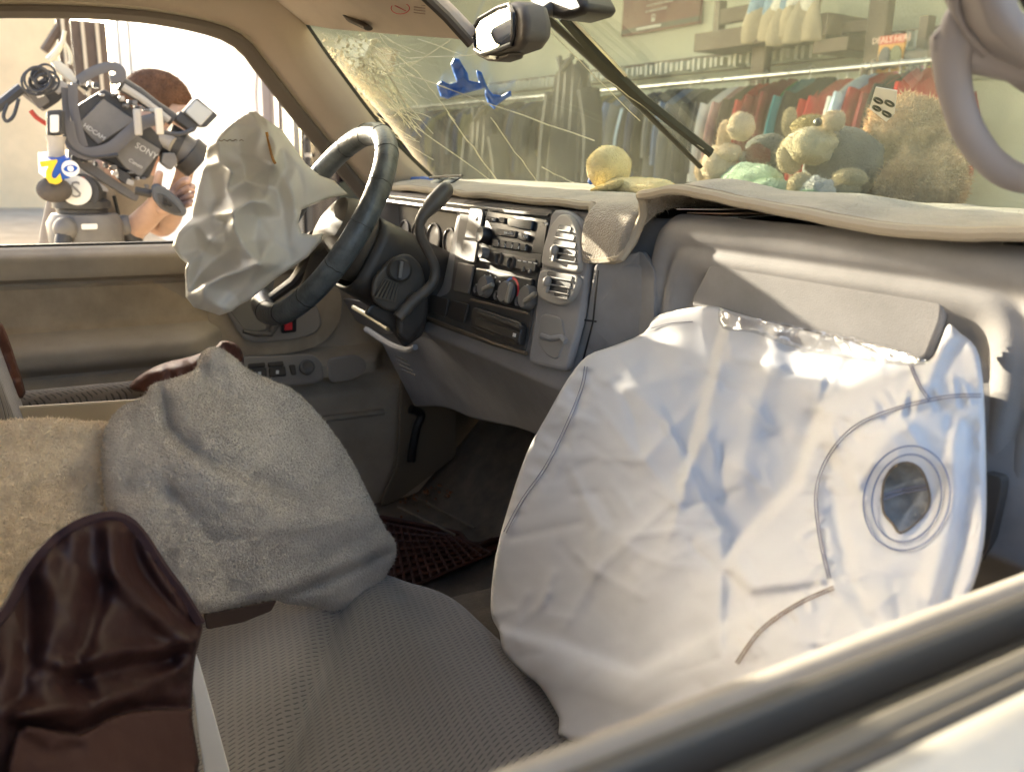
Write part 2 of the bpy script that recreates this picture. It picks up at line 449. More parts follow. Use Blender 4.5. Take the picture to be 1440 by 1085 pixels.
def relief(name, outline, field, mat, parent=None, step=5, th=.02, edge=(10, .012), smooth_n=0, holes=(), iters=1, wob=0):
    ol = smooth_outline(outline, smooth_n) if smooth_n else [tuple(p) for p in outline]
    dens = []
    k = len(ol)
    for i in range(k):
        a = np.array(ol[i]); b = np.array(ol[(i + 1) % k]); m = max(1, int(np.hypot(*(b - a)) / step))
        for j in range(m): dens.append(a + (b - a) * j / m)
    dens = np.array(dens)
    if wob:
        dens = dens + np.array([[noise.noise(Vector((p[0] / 9, p[1] / 9, 1))), noise.noise(Vector((p[0] / 9, p[1] / 9, 5)))] for p in dens]) * wob
    lo = dens.min(0); hi = dens.max(0)
    gx, gy = np.meshgrid(np.arange(lo[0], hi[0], step), np.arange(lo[1], hi[1], step * .87))
    gx = gx + (np.arange(gx.shape[0]) % 2)[:, None] * step * .5
    P = np.c_[gx.ravel(), gy.ravel()]
    P = P[inside(P, dens)]; P = P[seg_dist(P, dens, True) > step * .6]
    hl = []
    for h in holes:
        hd = np.array(h, float); P = P[~inside(P, hd)]; P = P[seg_dist(P, hd, True) > step * .5]; hl.append(hd)
    allp = [dens] + hl; edges = []; o = 0
    for q in allp:
        m = len(q); edges += [(o + i, o + (i + 1) % m) for i in range(m)]; o += m
    nb = o
    A = np.vstack(allp + [P])
    res = geometry.delaunay_2d_cdt([Vector(p) for p in A], edges, [], 0, 1e-5)
    V = np.array([tuple(v) for v in res[0]]); F = [tuple(f) for f in res[2]]
    cen = np.array([V[list(f)].mean(0) for f in F]); keep = inside(cen, dens)
    for h in hl: keep &= ~inside(cen, h)
    F = [f for f, kk in zip(F, keep) if kk]
    d = field(V)
    q = seg_dist(V, dens, True); t = np.clip(q / edge[0], 0, 1)
    isb = q < .05
    for h in hl:
        qh = seg_dist(V, h, True); isb |= qh < .05
    # light smoothing of the depth so creases are cloth, not paper
    nbr = [[] for _ in V]
    for f in F:
        for i in range(3): nbr[f[i]].append(f[i - 1]); nbr[f[i - 1]].append(f[i])
    for _ in range(iters):
        d = np.array([d[i] if not nb_ else .4 * d[i] + .6 * np.mean(d[nb_]) for i, nb_ in enumerate(nbr)])
    d = d + edge[1] * (1 - np.sqrt(np.maximum(0, 1 - (1 - t) ** 2)))
    used = sorted({i for f in F for i in f}); remap = {v: i for i, v in enumerate(used)}
    verts = [CAM + ray(*V[i]) * float(d[i]) for i in used]
    faces = [tuple(remap[i] for i in f) for f in F]
    nfront = len(verts); bk = {}
    for i in used:
        if isb[i]: bk[remap[i]] = remap[i]
        else:
            bk[remap[i]] = len(verts); verts.append(CAM + ray(*V[i]) * float(d[i] + th * min(1, (q[i] / 14)) + .002))
    faces += [tuple(reversed([bk[i] for i in f])) for f in faces[:len(F)]]
    me = bpy.data.meshes.new(name); me.from_pydata([tuple(p) for p in verts], [], faces); me.update()
    bm = bmesh.new(); bm.from_mesh(me); bmesh.ops.recalc_face_normals(bm, faces=bm.faces); bm.to_mesh(me); bm.free()
    me.polygons.foreach_set('use_smooth', [True] * len(me.polygons))
    return link(name, me, mat, parent)
def seam_on(field, pts, name, mat, parent, r=.0012, gap=0, lift=.003, n=6):
    mb = MB(); P = catmull([Vector((*p, 0)) for p in pts], n)
    for s in ((-1, 1) if gap else (0,)):
        out = []
        for i, p in enumerate(P):
            a = P[max(0, i - 1)]; b = P[min(len(P) - 1, i + 1)]; t = (b - a).normalized()
            q = p + Vector((-t.y, t.x, 0)) * s * gap
            out.append(field.at(q.x, q.y, lift))
        mb.tube(out, r, 5)
    return mb.build(name, mat, parent)
def pile(o, n, length, width, mat, name, seed=1, lean=.7, toward=None, sheet=False):
    """short fibres standing on a cloth surface, one mesh"""
    me = o.data; me.calc_loop_triangles(); rs = np.random.RandomState(seed)
    V = np.empty(len(me.vertices) * 3); me.vertices.foreach_get('co', V); V = V.reshape(-1, 3)
    T = np.empty(len(me.loop_triangles) * 3, dtype=np.int32); me.loop_triangles.foreach_get('vertices', T); T = T.reshape(-1, 3)
    a, b, c = V[T[:, 0]], V[T[:, 1]], V[T[:, 2]]
    nr = np.cross(b - a, c - a); ar = np.linalg.norm(nr, axis=1); nr = nr / np.maximum(ar, 1e-12)[:, None]
    w = ar.copy()
    if toward is not None:
        fc = ((np.array(toward) - a) * nr).sum(1)
        if sheet: nr = nr * np.where(fc < 0, -1, 1)[:, None]
        else: w *= fc > -.02
    k = rs.choice(len(T), n, p=w / w.sum()); u = rs.rand(n, 1); v = rs.rand(n, 1); f = u + v > 1; u = np.where(f, 1 - u, u); v = np.where(f, 1 - v, v)
    P = a[k] + (b[k] - a[k]) * u + (c[k] - a[k]) * v
    D = nr[k] + rs.normal(0, lean, (n, 3)); D /= np.linalg.norm(D, axis=1)[:, None]
    Sd = np.cross(D, rs.normal(0, 1, (n, 3))); Sd /= np.linalg.norm(Sd, axis=1)[:, None]
    ln = length * rs.uniform(.5, 1.25, (n, 1)); P0 = P - nr[k] * .0006
    cv = rs.normal(0, .35, (n, 3))
    mid = P0 + D * ln * .55; tip = P0 + (D + cv) * ln
    vs = np.stack([P0 - Sd * width / 2, P0 + Sd * width / 2, mid + Sd * width * .4, mid - Sd * width * .4, tip], 1).reshape(-1, 3)
    i = np.arange(n)[:, None] * 5
    m = bpy.data.meshes.new(name)
    fs = [tuple(x) for x in np.hstack([i, i + 1, i + 2, i + 3])] + [tuple(x) for x in np.hstack([i + 3, i + 2, i + 4])]
    m.from_pydata(vs.tolist(), [], fs); m.update()
    q = link(name, m, mat, o); q['kind'] = 'stuff'
    return q
def sst(a, b, x):
    t = max(0, min(1, (x - a) / (b - a))); return t * t * (3 - 2 * t)

# ------------------------------------------------------------------ ground and the surroundings' floor
GROUND = M('concrete_ground', (.44, .36, .26), 1, .0, bump=.5, bscale=8, var=.18, vscale=1.3, bdist=.01)
g = MB().grid(lambda u, v: (-150 + 300 * u, -150 + 300 * v, 0), 3, 3).build('ground', GROUND); tag(g, kind='structure')

# ------------------------------------------------------------------ THE CAR
CAR = thing('car', 'old sport utility vehicle seen from inside, airbags out and windscreen cracked', 'car', (0, 0, 0))
# floor pan, tunnel, firewall
def floor_fn(u, v):
    x = -.76 + 1.52 * u; y = -1.6 + 2.75 * v
    z = .745 + .115 * math.exp(-((x - 0.0) / .19) ** 4)
    if y > .78: z += (y - .78) * 1.0
    z += .006 * noise.noise(Vector((x * 6, y * 6, 0)))
    return (x, y, z)
MB().grid(floor_fn, 50, 70).build('floor_carpet', CARPET, CAR, solid=.02, offs=1)
MB().box((0, 1.14, 1.05), (1.5, .02, .8)).build('firewall', DARKB, CAR)
for s in (-1, 1): MB().box((s * .785, .96, 1.06), (.03, .42, .84)).build('cowl_side', M('kick_vinyl', (.16, .125, .085), .6, bump=.2, bscale=400), CAR)
# roof shell with its headliner
def roof_fn(u, v):
    x = -.655 + 1.31 * u; y = -2.6 + (3.05 - .06 * (2 * u - 1) ** 2) * v
    return (x, y, 1.79 + .055 * (1 - (2 * u - 1) ** 4) - .03 * max(0, v - .9) * 10 * .5)
MB().grid(roof_fn, 21, 40).build('headliner', LINER, CAR, solid=.02, offs=1)
PAINT = M('silver_white_paint', (.44, .41, .35), .35, .5, var=.06, vscale=3, coat=.6)
MB().grid(lambda u, v: Vector(roof_fn(u, v)) + Vector((((u - .5) * .1), 0, .035)), 21, 40).build('roof_panel', PAINT, CAR, solid=.006, offs=1)
# body sides behind the front doors, rear end, bonnet
for s in (-1, 1):
    MB().box((s * .80, -1.55, 1.0), (.10, 2.2, .70)).build('rear_side_panel', PAINT, CAR, bevel=.02)
    MB().prism([(s * .80, -.16, 1.35), (s * .80, -.06, 1.35), (s * .68, -.10, 1.80), (s * .68, -.22, 1.80)], (-s * .05, 0, 0)).build('centre_pillar', VINYL, CAR, bevel=.012)
    MB().prism([(s * .80, -1.50, 1.35), (s * .80, -1.36, 1.35), (s * .68, -1.42, 1.80), (s * .68, -1.55, 1.80)], (-s * .05, 0, 0)).build('rear_pillar', VINYL, CAR, bevel=.012)
    MB().box((s * .82, 1.7, .95), (.1, 1.2, .7)).build('front_wing', PAINT, CAR, bevel=.03)
MB().box((0, -2.66, 1.1), (1.6, .08, .8)).build('tailgate', PAINT, CAR, bevel=.02)
MB().grid(lambda u, v: (-.80 + 1.6 * u, 1.22 + 1.1 * v, 1.40 + .03 * (1 - (2 * u - 1) ** 2) - .05 * v), 20, 20).build('bonnet', PAINT, CAR, solid=.02)
MB().grid(lambda u, v: (-.78 + 1.56 * u, 1.14 - .30 * (2 * u - 1) ** 2 + .28 * v, 1.462 - .02 * v), 24, 6).build('cowl', RUBBER, CAR, solid=.015)

# ---- driver door: one moulded inner skin, pads and switches on it
def bump1(z, c, h, p=2): return math.exp(-abs((z - c) / h) ** p)
def door_x(y, z):
    x = -.80
    x += .035 * sst(1.295, 1.312, z) * (1 - sst(1.345, 1.368, z) * .75)      # sill roll
    x += .012 * sst(1.20, 1.215, z) * (1 - sst(1.29, 1.30, z)) * (1 - sst(.30, .42, y))   # cloth insert
    f = 1 - sst(.28, .40, y)
    x += (.080 * bump1(z, 1.172, .036, 4) + .060 * bump1(z, 1.10, .034, 4)) * f * sst(-.5, -.3, y)
    x += .07 * sst(1.075, 1.085, z) * (1 - sst(1.11, 1.135, z)) * sst(.30, .38, y) * (1 - sst(.66, .72, y))  # switch shelf
    x += .035 * (1 - sst(1.03, 1.07, z))
    x += .002 * noise.noise(Vector((y * 8, z * 8, 0)))
    return x
door = MB().grid(lambda u, v: (door_x(-.45 + 1.30 * u, .72 + .645 * v), -.45 + 1.30 * u, .72 + .645 * v), 170, 130).build('driver_door', DOORV, CAR, solid=.03, offs=-1)
MB().box((-.845, .2, 1.34), (.02, 1.3, .05)).build('window_seal', RUBBER, door)
MB().box((-.87, .2, 1.02), (.02, 1.3, .68)).build('door_skin', PAINT, door)
MB().grid(lambda u, v: (door_x(-.45 + .86 * u, 1.213 + .083 * v) + .002 + .001 * math.sin(u * 90), -.45 + .86 * u - .09 * v * v * u, 1.213 + .083 * v), 60, 14).build('cloth_insert', DOORF, door)
XD = (1, 0, 0)
fx = lambda x: (lambda px, py: onx(px, py, x))
plate('cloth_surround', [(352, 470), (470, 385), (482, 420), (478, 455), (455, 483), (410, 497), (360, 500), (330, 500), (300, 470), (290, 440), (300, 420)], fx(-.784), .004, XD, DOORF, door, rnd=20, bevel=.003)
hp = plate('handle_plate', [(312, 430), (350, 415), (430, 405), (448, 436), (452, 456), (442, 468), (420, 476), (360, 482), (340, 476)], fx(-.776), .010, XD, VINYL, door, rnd=14, bevel=.005, seg=3)
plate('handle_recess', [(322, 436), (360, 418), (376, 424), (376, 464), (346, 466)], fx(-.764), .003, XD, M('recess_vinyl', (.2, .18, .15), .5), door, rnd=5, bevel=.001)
MB().tube([onx(*p, -.748) for p in ((342, 466), (360, 470), (380, 469), (388, 455), (390, 425))], [.005, .007, .010, .012, .012], 10, flat=.7).build('inside_handle', BEZEL, door)
plate('lock_frame', [(395, 436), (416, 434), (416, 466), (395, 468)], fx(-.760), .005, XD, BLACK, door, rnd=3)
plate('lock_slider', [(400, 438), (412, 437), (412, 450), (401, 450)], fx(-.752), .008, XD, KNOB, door, rnd=2, bevel=.0015)
plate('lock_flag', [(399.5, 453), (410, 452), (410, 463), (399.5, 464)], fx(-.753), .006, XD, REDP, door, rnd=1)
sp = plate('switch_plate', [(338, 503), (440, 500), (452, 512), (455, 535), (440, 541), (345, 550)], fx(-.722), .010, (.8, 0, .6), VINYL, door, rnd=7, bevel=.004)
for q in ([(350, 520), (374, 518), (375, 530), (352, 532)], [(378, 518), (400, 516), (402, 529), (379, 531)], [(348, 513), (372, 511), (373, 517), (349, 519)], [(376, 511), (397, 509), (399, 515), (377, 517)]):
    plate('window_switch', q, fx(-.708), .007, (.8, 0, .6), DARKB, door, rnd=2, bevel=.0015)
for c in ((365, 525), (390, 523)):
    plate('switch_mark', [(c[0] - 2, c[1] - 2.5), (c[0] + 2, c[1] - 2.5), (c[0] + 2, c[1] + 2.5), (c[0] - 2, c[1] + 2.5)], fx(-.700), .001, XD, WHITEP, door, bevel=0)
plate('mirror_switch', [(406, 513), (414, 512), (416, 526), (410, 527)], fx(-.710), .006, XD, DARKB, door, rnd=2)
p = onx(431, 517, -.708)
MB().lathe([(.0155, 0), (.0155, .008), (.011, .010), (.005, .006)], 20, frame(p, (.85, 0, .5))).build('mirror_knob', BEZEL, door)
plate('blank_panel', [(458, 503), (500, 497), (515, 508), (512, 524), (492, 534), (462, 538)], fx(-.735), .008, XD, VINYL, door, rnd=10, bevel=.004)
MB().lathe([(.085, -.01), (.085, .004), (.075, .004), (.072, -.012), (.001, -.016)], 28, frame((-.775, .60, .93), XD)).build('speaker_grille', DARKP, door)
MB().box((-.765, .2, .985), (.03, 1.0, .012)).build('door_pocket_rim', DOORV, door, bevel=.005)

# ---- window frame, pillar trims and roof rail on the driver side
PLN = Vector((1, 0, -.30)).normalized()
def pil(off): return lambda px, py: onp(px, py, (-.78 + off, 0, 1.36), PLN)
A0 = [(-200, 14), (0, 9), (170, 14), (280, 33), (335, 58), (368, 98), (420, 165), (500, 262), (560, 335)]
A1 = [(-200, 3), (0, -3), (170, 3), (283, 20), (345, 44), (384, 90), (432, 152), (512, 250), (575, 325)]
A2 = [(-200, 0), (0, -6), (170, 0), (286, 17), (348, 41), (387, 86), (435, 148), (515, 246), (578, 321)]
B0 = [(-200, -200), (0, -200), (170, -170), (320, -70), (385, -25), (428, 38), (468, 95), (540, 188), (615, 262)]
loft('door_frame', [[pil(-.02)(*p) for p in A0], [pil(.0)(*p) for p in A1]], M('frame_trim', (.16, .13, .10), .5), CAR, solid=.02, smooth_across=False)
loft('door_seal', [[pil(.004)(*p) for p in A1], [pil(.012)(*p) for p in A2]], M('seal_pale', (.55, .47, .34), .35, .5), CAR, solid=.01, smooth_across=False)
mid = [((a[0] * .5 + b[0] * .5), (a[1] * .5 + b[1] * .5)) for a, b in zip(A2, B0)]
loft('pillar_trim', [[pil(.012)(*p) for p in A2], [pil(.055)(*p) for p in mid], [pil(.055)(*p) for p in B0]], LINER, CAR, solid=.012, n=60, m=8)
loft('pillar_edge', [[pil(.056)(*p) for p in B0[3:]], [pil(.05)(p[0] + 7, p[1] - 3) for p in B0[3:]]], BLACK, CAR, solid=.004, smooth_across=False)
# passenger side pillar with its grab handle
PG = M('grey_pillar_trim', (.30, .275, .27), .6, .3, bump=.2, bscale=900, bdist=.0004)
lo_ = [(1290, -70), (1327, 0), (1352, 40), (1387, 81), (1440, 118), (1520, 150)]
hi_ = [(1390, -110), (1427, 0), (1440, 18), (1475, 50), (1530, 75), (1600, 90)]
loft('pillar_trim', [[Vector((.60, .30, 1.76))] + [onx(*p, .655) for p in lo_] + [Vector((.72, .78, 1.485))],
                     [Vector((.635, .30, 1.775))] + [onx((p[0] + q[0]) / 2, (p[1] + q[1]) / 2, .668) for p, q in zip(lo_, hi_)] + [Vector((.745, .76, 1.485))],
                     [Vector((.665, .30, 1.77))] + [onx(*p, .70) for p in hi_] + [Vector((.775, .74, 1.485))]], PG, CAR, solid=.015, n=40, m=8)
mir = lambda v: Vector((-v.x, v.y, v.z))
loft('door_frame', [[mir(pil(-.02)(*p)) for p in A0], [mir(pil(.0)(*p)) for p in A1]], M('frame_trim', (0, 0, 0)), CAR, solid=.02, smooth_across=False)
loft('roof_rail', [[mir(pil(.004)(*p)) for p in A1[:5]], [mir(pil(.012)(*p)) for p in A2[:5]], [mir(pil(.055)(*p)) for p in B0[:5]]], LINER, CAR, solid=.012)
MB().tube([onx(*p, .72) for p in ((1405, -95), (1455, 0), (1510, 55))], .006, 10).build('door_seal', RUBBER, CAR)
hnd = [(1375, 92), (1352, 62), (1343, 55), (1338, 85), (1344, 130), (1360, 180), (1388, 222), (1425, 248), (1480, 262), (1560, 262)]
hr = [.011, .0115, .0115, .0085, .0078, .0078, .0082, .0088, .009, .010]
hpts = [onx(p[0], p[1], .652) for p in hnd]; hpts[0] = hpts[0] + Vector((.03, .02, 0)); hpts[-1] = Vector((.715, .70, 1.50))
cp = catmull(hpts, 6); cr = [hr[min(len(hr) - 1, i // 6)] * (1 - (i % 6) / 6) + hr[min(len(hr) - 1, i // 6 + 1)] * ((i % 6) / 6) for i in range(len(cp))]
gh = MB().tube(cp, cr, 14, flat=1.25, up=(0, 0, 1)).build('grab_handle', PG, CAR)
MB().ball(onx(1352, 40, .654), (.010, .014, .016)).build('handle_base', PG, CAR)

# ---- windscreen
def ws_pt(u, v):      # u -1..1 across, v 0 base .. 1 top
    b = Vector((.78 * u, 1.13 - .30 * u * u, 1.478)); t = Vector((.64 * u, .60 - .16 * u * u, 1.80 - .02 * u * u))
    p = b.lerp(t, v); p += Vector((0, .25, .5)).normalized() * .035 * math.sin(PI * v) * (1 - .3 * u * u)
    return p
WG = bpy.data.materials.new('windscreen_glass'); WG.use_nodes = True
t_ = WG.node_tree; t_.nodes.clear(); N_ = t_.nodes.new; L_ = t_.links.new
o_ = N_('ShaderNodeOutputMaterial'); tr_ = N_('ShaderNodeBsdfTransparent'); tr_.inputs[0].default_value = (.93, .965, .90, 1)
gl_ = N_('ShaderNodeBsdfGlossy'); gl_.inputs['Roughness'].default_value = .012; gl_.inputs[0].default_value = (.98, 1, .93, 1)
lw_ = N_('ShaderNodeLayerWeight'); lw_.inputs['Blend'].default_value = .5
pw_ = N_('ShaderNodeMath'); pw_.operation = 'POWER'; pw_.inputs[1].default_value = 5; L_(lw_.outputs['Facing'], pw_.inputs[0])
fr_ = N_('ShaderNodeMath'); fr_.operation = 'MULTIPLY_ADD'; fr_.inputs[1].default_value = .95; fr_.inputs[2].default_value = .040; L_(pw_.outputs[0], fr_.inputs[0])
m1_ = N_('ShaderNodeMixShader'); L_(fr_.outputs[0], m1_.inputs[0]); L_(tr_.outputs[0], m1_.inputs[1]); L_(gl_.outputs[0], m1_.inputs[2])
df_ = N_('ShaderNodeBsdfDiffuse'); df_.inputs[0].default_value = (.6, .58, .48, 1)
tl_ = N_('ShaderNodeBsdfTranslucent'); tl_.inputs[0].default_value = (.6, .58, .48, 1)
dm_ = N_('ShaderNodeMixShader'); L_(df_.outputs[0], dm_.inputs[1]); L_(tl_.outputs[0], dm_.inputs[2])
tc_ = N_('ShaderNodeTexCoord'); nz_ = N_('ShaderNodeTexNoise'); nz_.inputs['Scale'].default_value = 5; nz_.inputs['Detail'].default_value = 8
L_(tc_.outputs['Object'], nz_.inputs['Vector'])
vo_ = N_('ShaderNodeTexVoronoi'); vo_.inputs['Scale'].default_value = 260; L_(tc_.outputs['Object'], vo_.inputs['Vector'])
sp_ = N_('ShaderNodeMapRange'); sp_.inputs['From Min'].default_value = .16; sp_.inputs['From Max'].default_value = .05; sp_.inputs['To Min'].default_value = 0; sp_.inputs['To Max'].default_value = .20
L_(vo_.outputs['Distance'], sp_.inputs['Value'])
du_ = N_('ShaderNodeMapRange'); du_.inputs['From Min'].default_value = .35; du_.inputs['From Max'].default_value = .75; du_.inputs['To Min'].default_value = .012; du_.inputs['To Max'].default_value = .065
L_(nz_.outputs['Fac'], du_.inputs['Value'])
ad_ = N_('ShaderNodeMath'); ad_.operation = 'ADD'; L_(sp_.outputs[0], ad_.inputs[0]); L_(du_.outputs[0], ad_.inputs[1])
m2_ = N_('ShaderNodeMixShader'); L_(ad_.outputs[0], m2_.inputs[0]); L_(m1_.outputs[0], m2_.inputs[1]); L_(dm_.outputs[0], m2_.inputs[2]); L_(m2_.outputs[0], o_.inputs[0])
ws = MB().grid(lambda u, v: ws_pt(2 * u - 1, v), 48, 24).build('windscreen', WG, CAR, solid=.005, offs=1)
def ws_hit(px, py, lift=.002):
    """where the sight line through a photo point meets the glass"""
    lo, hi = .4, 2.2; d = ray(px, py)
    def side(t):
        p = CAM + d * t; u = max(-1.2, min(1.2, p.x / (.78 - .14 * .5)))
        b = 1.13 - .30 * u * u; a = .60 - .16 * u * u
        v = (p.z - 1.478) / .32
        q = ws_pt(max(-1.15, min(1.15, p.x / (.78 - .14 * v))), v)
        return p.y - q.y
    for _ in range(40):
        m_ = (lo + hi) / 2
        if side(m_) > 0: hi = m_
        else: lo = m_
    return CAM + d * (lo - lift)
def crack(pts, r=.0007, name='crack', n=5, mat=CHALK):
    P = [ws_hit(*p) for p in pts]
    return MB().tube(P, r * 1.15, n).build(name, mat, ws, smooth=False)
def jit(a, b, k, w):
    return [(a[0] + (b[0] - a[0]) * i / k + rng.uniform(-w, w) * (0 < i < k), a[1] + (b[1] - a[1]) * i / k + rng.uniform(-w, w) * (0 < i < k)) for i in range(k + 1)]
for a, b, r in (((572, 105), (836, 198), .0009), ((468, 92), (700, 262), .0006), ((540, 60), (592, 108), .0006), ((570, 82), (660, 78), .0006), ((660, 78), (700, 70), .0005),
                ((630, 160), (700, 255), .0008), ((592, 108), (640, 170), .0006), ((690, 165), (760, 262), .0005), ((836, 255), (880, 300), .0006), ((520, 170), (610, 225), .0005),
                ((460, 110), (560, 190), .0006), ((430, 60), (520, 130), .0006), ((762, 235), (835, 272), .0007), ((770, 40), (900, 170), .0006), ((850, 110), (990, 210), .0006)):
    crack(jit(a, b, 8, 1.2), r)
hub = (500, 108)
for i in range(260):
    an = rng.uniform(0, 2 * PI); l = rng.uniform(20, 75)
    q0 = (hub[0] + rng.gauss(0, 30), hub[1] + rng.gauss(0, 34)); an = rng.choice((R(32), R(48), R(20), R(60), an))
    q1 = (q0[0] + math.cos(an) * l, q0[1] + math.sin(an) * l)
    if min(q0[0] - max(0, q0[1] - 45) * .72, q1[0] - max(0, q1[1] - 45) * .72) < 433 or min(q0[1], q1[1]) < 44: continue
    crack(jit(q0, q1, 4, .9), rng.uniform(.0003, .0007))
for i in range(22):
    c = (hub[0] + rng.gauss(0, 28), hub[1] + rng.gauss(0, 32)); rr = rng.uniform(6, 26); a0 = rng.uniform(0, 6)
    arc = [(c[0] + rr * math.cos(a0 + t * .3), c[1] + rr * math.sin(a0 + t * .3) * .7) for t in range(6)]
    if min(p[0] - 436 - max(0, p[1] - 45) * .72 for p in arc) < 0 or min(p[1] for p in arc) < 44: continue
    crack(arc, rng.uniform(.0003, .0006))
mb = MB()
for i in range(420):
    c = (hub[0] - 14 + rng.gauss(0, 24), hub[1] - 6 + rng.gauss(0, 28))
    if c[0] - max(0, c[1] - 45) * .72 < 434 or c[1] < 44: continue
    a = rng.uniform(0, 6.3); r_ = rng.uniform(1.2, 4.5); mb.add([ws_hit(c[0] + r_ * math.cos(a + q) * rng.uniform(.3, 1), c[1] + r_ * math.sin(a + q) * rng.uniform(.3, 1), .002 + rng.uniform(0, .001)) for q in (0, 2.1, 4.2)], [(0, 1, 2)])
tag(mb.build('crushed_glass', CHALK, ws, smooth=False, solid=.0006), kind='stuff')
# dark band of cracks and reflection across the glass, built as solid bars outside
def ws_out(px, py, h): return ws_hit(px, py, -h)
BAND = M('dark_band', (.035, .033, .022), .4, .5)
wa = MB().tube([ws_out(762, 18, .02), ws_out(830, 82, .028), ws_out(905, 155, .022), ws_out(985, 235, .018)], [.009, .008, .007, .006], 8, flat=.6).build('dark_band_bar', BAND, CAR)
MB().tube([ws_out(790, 22, .012), ws_out(842, 80, .014), ws_out(905, 140, .012), ws_out(1000, 215, .012)], .006, 6, flat=1.5).build('dark_band_edge', BAND, CAR)
MB().tube([ws_out(800, 22, .022), ws_out(852, 76, .024), ws_out(880, 106, .022)], .003, 6).build('dark_band_strip', METAL, CAR)

# ---- sun visor and interior mirror
vs_px = [(423, 36), (470, 44), (560, 52), (640, 58), (662, 62), (600, 0), (560, -50), (330, -60), (380, 0)]
vq = {(423, 36): .50, (470, 44): .508, (560, 52): .52, (640, 58): .53, (662, 62): .535, (600, 0): .47, (560, -50): .43, (330, -60): .36, (380, 0): .44}
vf = [ony(*p, vq[p]) for p in vs_px]
visor = MB().prism(vf, (0, .012, .018)).build('sun_visor', VISOR, CAR, bevel=.007, seg=4)
MB().tube([ony(*p, yy - .004) for p, yy in (((590, -12), .463), ((628, 24), .50), ((662, 62), .533))], .0065, 8).build('visor_edge', DARKB, visor)
wl = ony(563, 11, .474); Tw = axes(ony(563, 11, .4775), ony(600, 14, .48) - wl, Vector((0, .1, 1)))
MB().tube([ony(563 + 13 * math.cos(t * .4), 12 + 8 * math.sin(t * .4), .4735) for t in range(16)], .0006, 5, closed=True).build('warning_ring', REDP, visor)
for k in range(4):
    MB().tube([ony(582, 6 + 4 * k, .4755), ony(598, 8 + 4 * k, .477)], .0005, 4).build('warning_line', M('faint_print', (.3, .2, .15), .6), visor)
MB().tube([ony(555, 8, .4735), ony(571, 16, .4735)], .0006, 4).build('warning_bar', REDP, visor)
np_ = [(470, -20), (480, 5), (492, 22), (512, 36), (533, 46), (522, 42), (500, 44), (484, 32), (474, 14), (466, -20)]
MB().tube([ony(*p, .49) for p in ((462, -40), (478, 5), (496, 28), (518, 40))], [.012, .011, .010, .007], 10, flat=.5).build('notch_shade', DARKB, visor)  # dark pad standing in for the shadow inside the visor's notch
mr = thing('rear_view_mirror', 'rear view mirror in dark housing hanging from the windscreen top', 'mirror', (0, .55, 1.69)) if False else None
yM = .55; MN = Vector((-.22, -.96, .045)).normalized(); MP = Vector((-.02, .55, 1.69))
mfn = lambda a, b, o=0: onp(a, b, MP + MN * o, MN)
mo = [(663, 40), (672, 24), (700, 8), (718, 2), (733, 8), (738, 30), (737, 55), (727, 70), (700, 80), (678, 84), (664, 76)]
mh = MB().prism([mfn(*p) for p in mo], (.004, .034, .002)).build('mirror_housing', BEZEL, CAR, bevel=.008, seg=4)
gl = [(666, 41), (674, 27), (700, 12), (716, 7), (722, 20), (722, 50), (720, 62), (700, 70), (678, 76), (668, 70)]
MB().tube([mfn(*p, .003) for p in gl], .0028, 6, closed=True).build('mirror_rim', BLACK, mh)
gl = [(695 + (a - 695) * .88, 42 + (b - 42) * .88) for a, b in gl]
mgl = MB().prism([mfn(*p, .003) for p in gl], -MN * .002).build('mirror_glass', MIRR, mh, smooth=False)
MB().prism([mfn(*p, .001) for p in [(662, 72), (700, 79), (716, 74), (712, 82), (698, 87), (684, 86), (672, 80)]], (.004, .02, 0)).build('mirror_base', BEZEL, mh, bevel=.003)
plate('mirror_mark', [(690, 78), (700, 80), (699, 84), (690, 83)], lambda a, b: mfn(a, b, .002), .002, MN, DARKP, mh, bevel=0)
MB().tube([ony(735, 28, .575), ony(765, 18, .60), ony(790, 6, .63)], [.008, .007, .011], 10).build('mirror_stalk', DARKB, mh)
MB().prism([ony(*p, .61) for p in ((745, -30), (742, 4), (756, 22), (790, 28), (815, 20), (824, 10), (812, -12), (800, -30))], (0, .05, .0)).build('mirror_mount', DARKP, mh, bevel=.008, seg=3)

# ---- dashboard: one moulded skin, recessed for the instruments
def dash_bottom(x):
    return 1.02 + .075 * sst(-.72, -.33, x) + .05 * sst(-.36, -.02, x)
def face_y(x, z):
    y = .645 - (1.465 - z) * .227
    if z < 1.255: y = .5973 + (1.255 - z) * .50
    y += .030 * sst(.075, .20, x)
    y += .05 * sst(-.60, -.76, x)
    rec = sst(-.275, -.40, x) * (1 - sst(-.62, -.66, x)) * sst(1.30, 1.34, z) * (1 - sst(1.448, 1.456, z))
    y += .060 * rec
    y += .004 * bump1(z, 1.255, .012) * -1
    return y
def dash_fn(u, v):
    x = -.755 + 1.51 * u; zb = dash_bottom(x)
    if v < .70:
        z = zb + (1.462 - zb) * (v / .70); return (x, face_y(x, z), z)
    if v < .76:
        a = (v - .70) / .06 * PI / 2; y0 = face_y(x, 1.462)
        return (x, y0 + .012 * (1 - math.cos(a)), 1.462 + .012 * math.sin(a))
    y0 = face_y(x, 1.462) + .012; yb = 1.125 - .30 * (x / .78) ** 2
    return (x, y0 + (max(yb, y0 + .02) - y0) * (v - .76) / .24, 1.474)
dash = MB().grid(dash_fn, 260, 150).build('dashboard', DASHV, CAR, solid=.012, offs=-1)
for a, b, zz, r in ((-.64, -.02, 1.4655, .0022), (-.64, -.02, 1.456, .0030)):
    MB().tube([(x, face_y(x, 1.462) - .006, zz) for x in np.linspace(a, b, 14)], r, 8).build('brow_strip', M('strip_trim', (.33, .30, .25), .28, .5), dash)
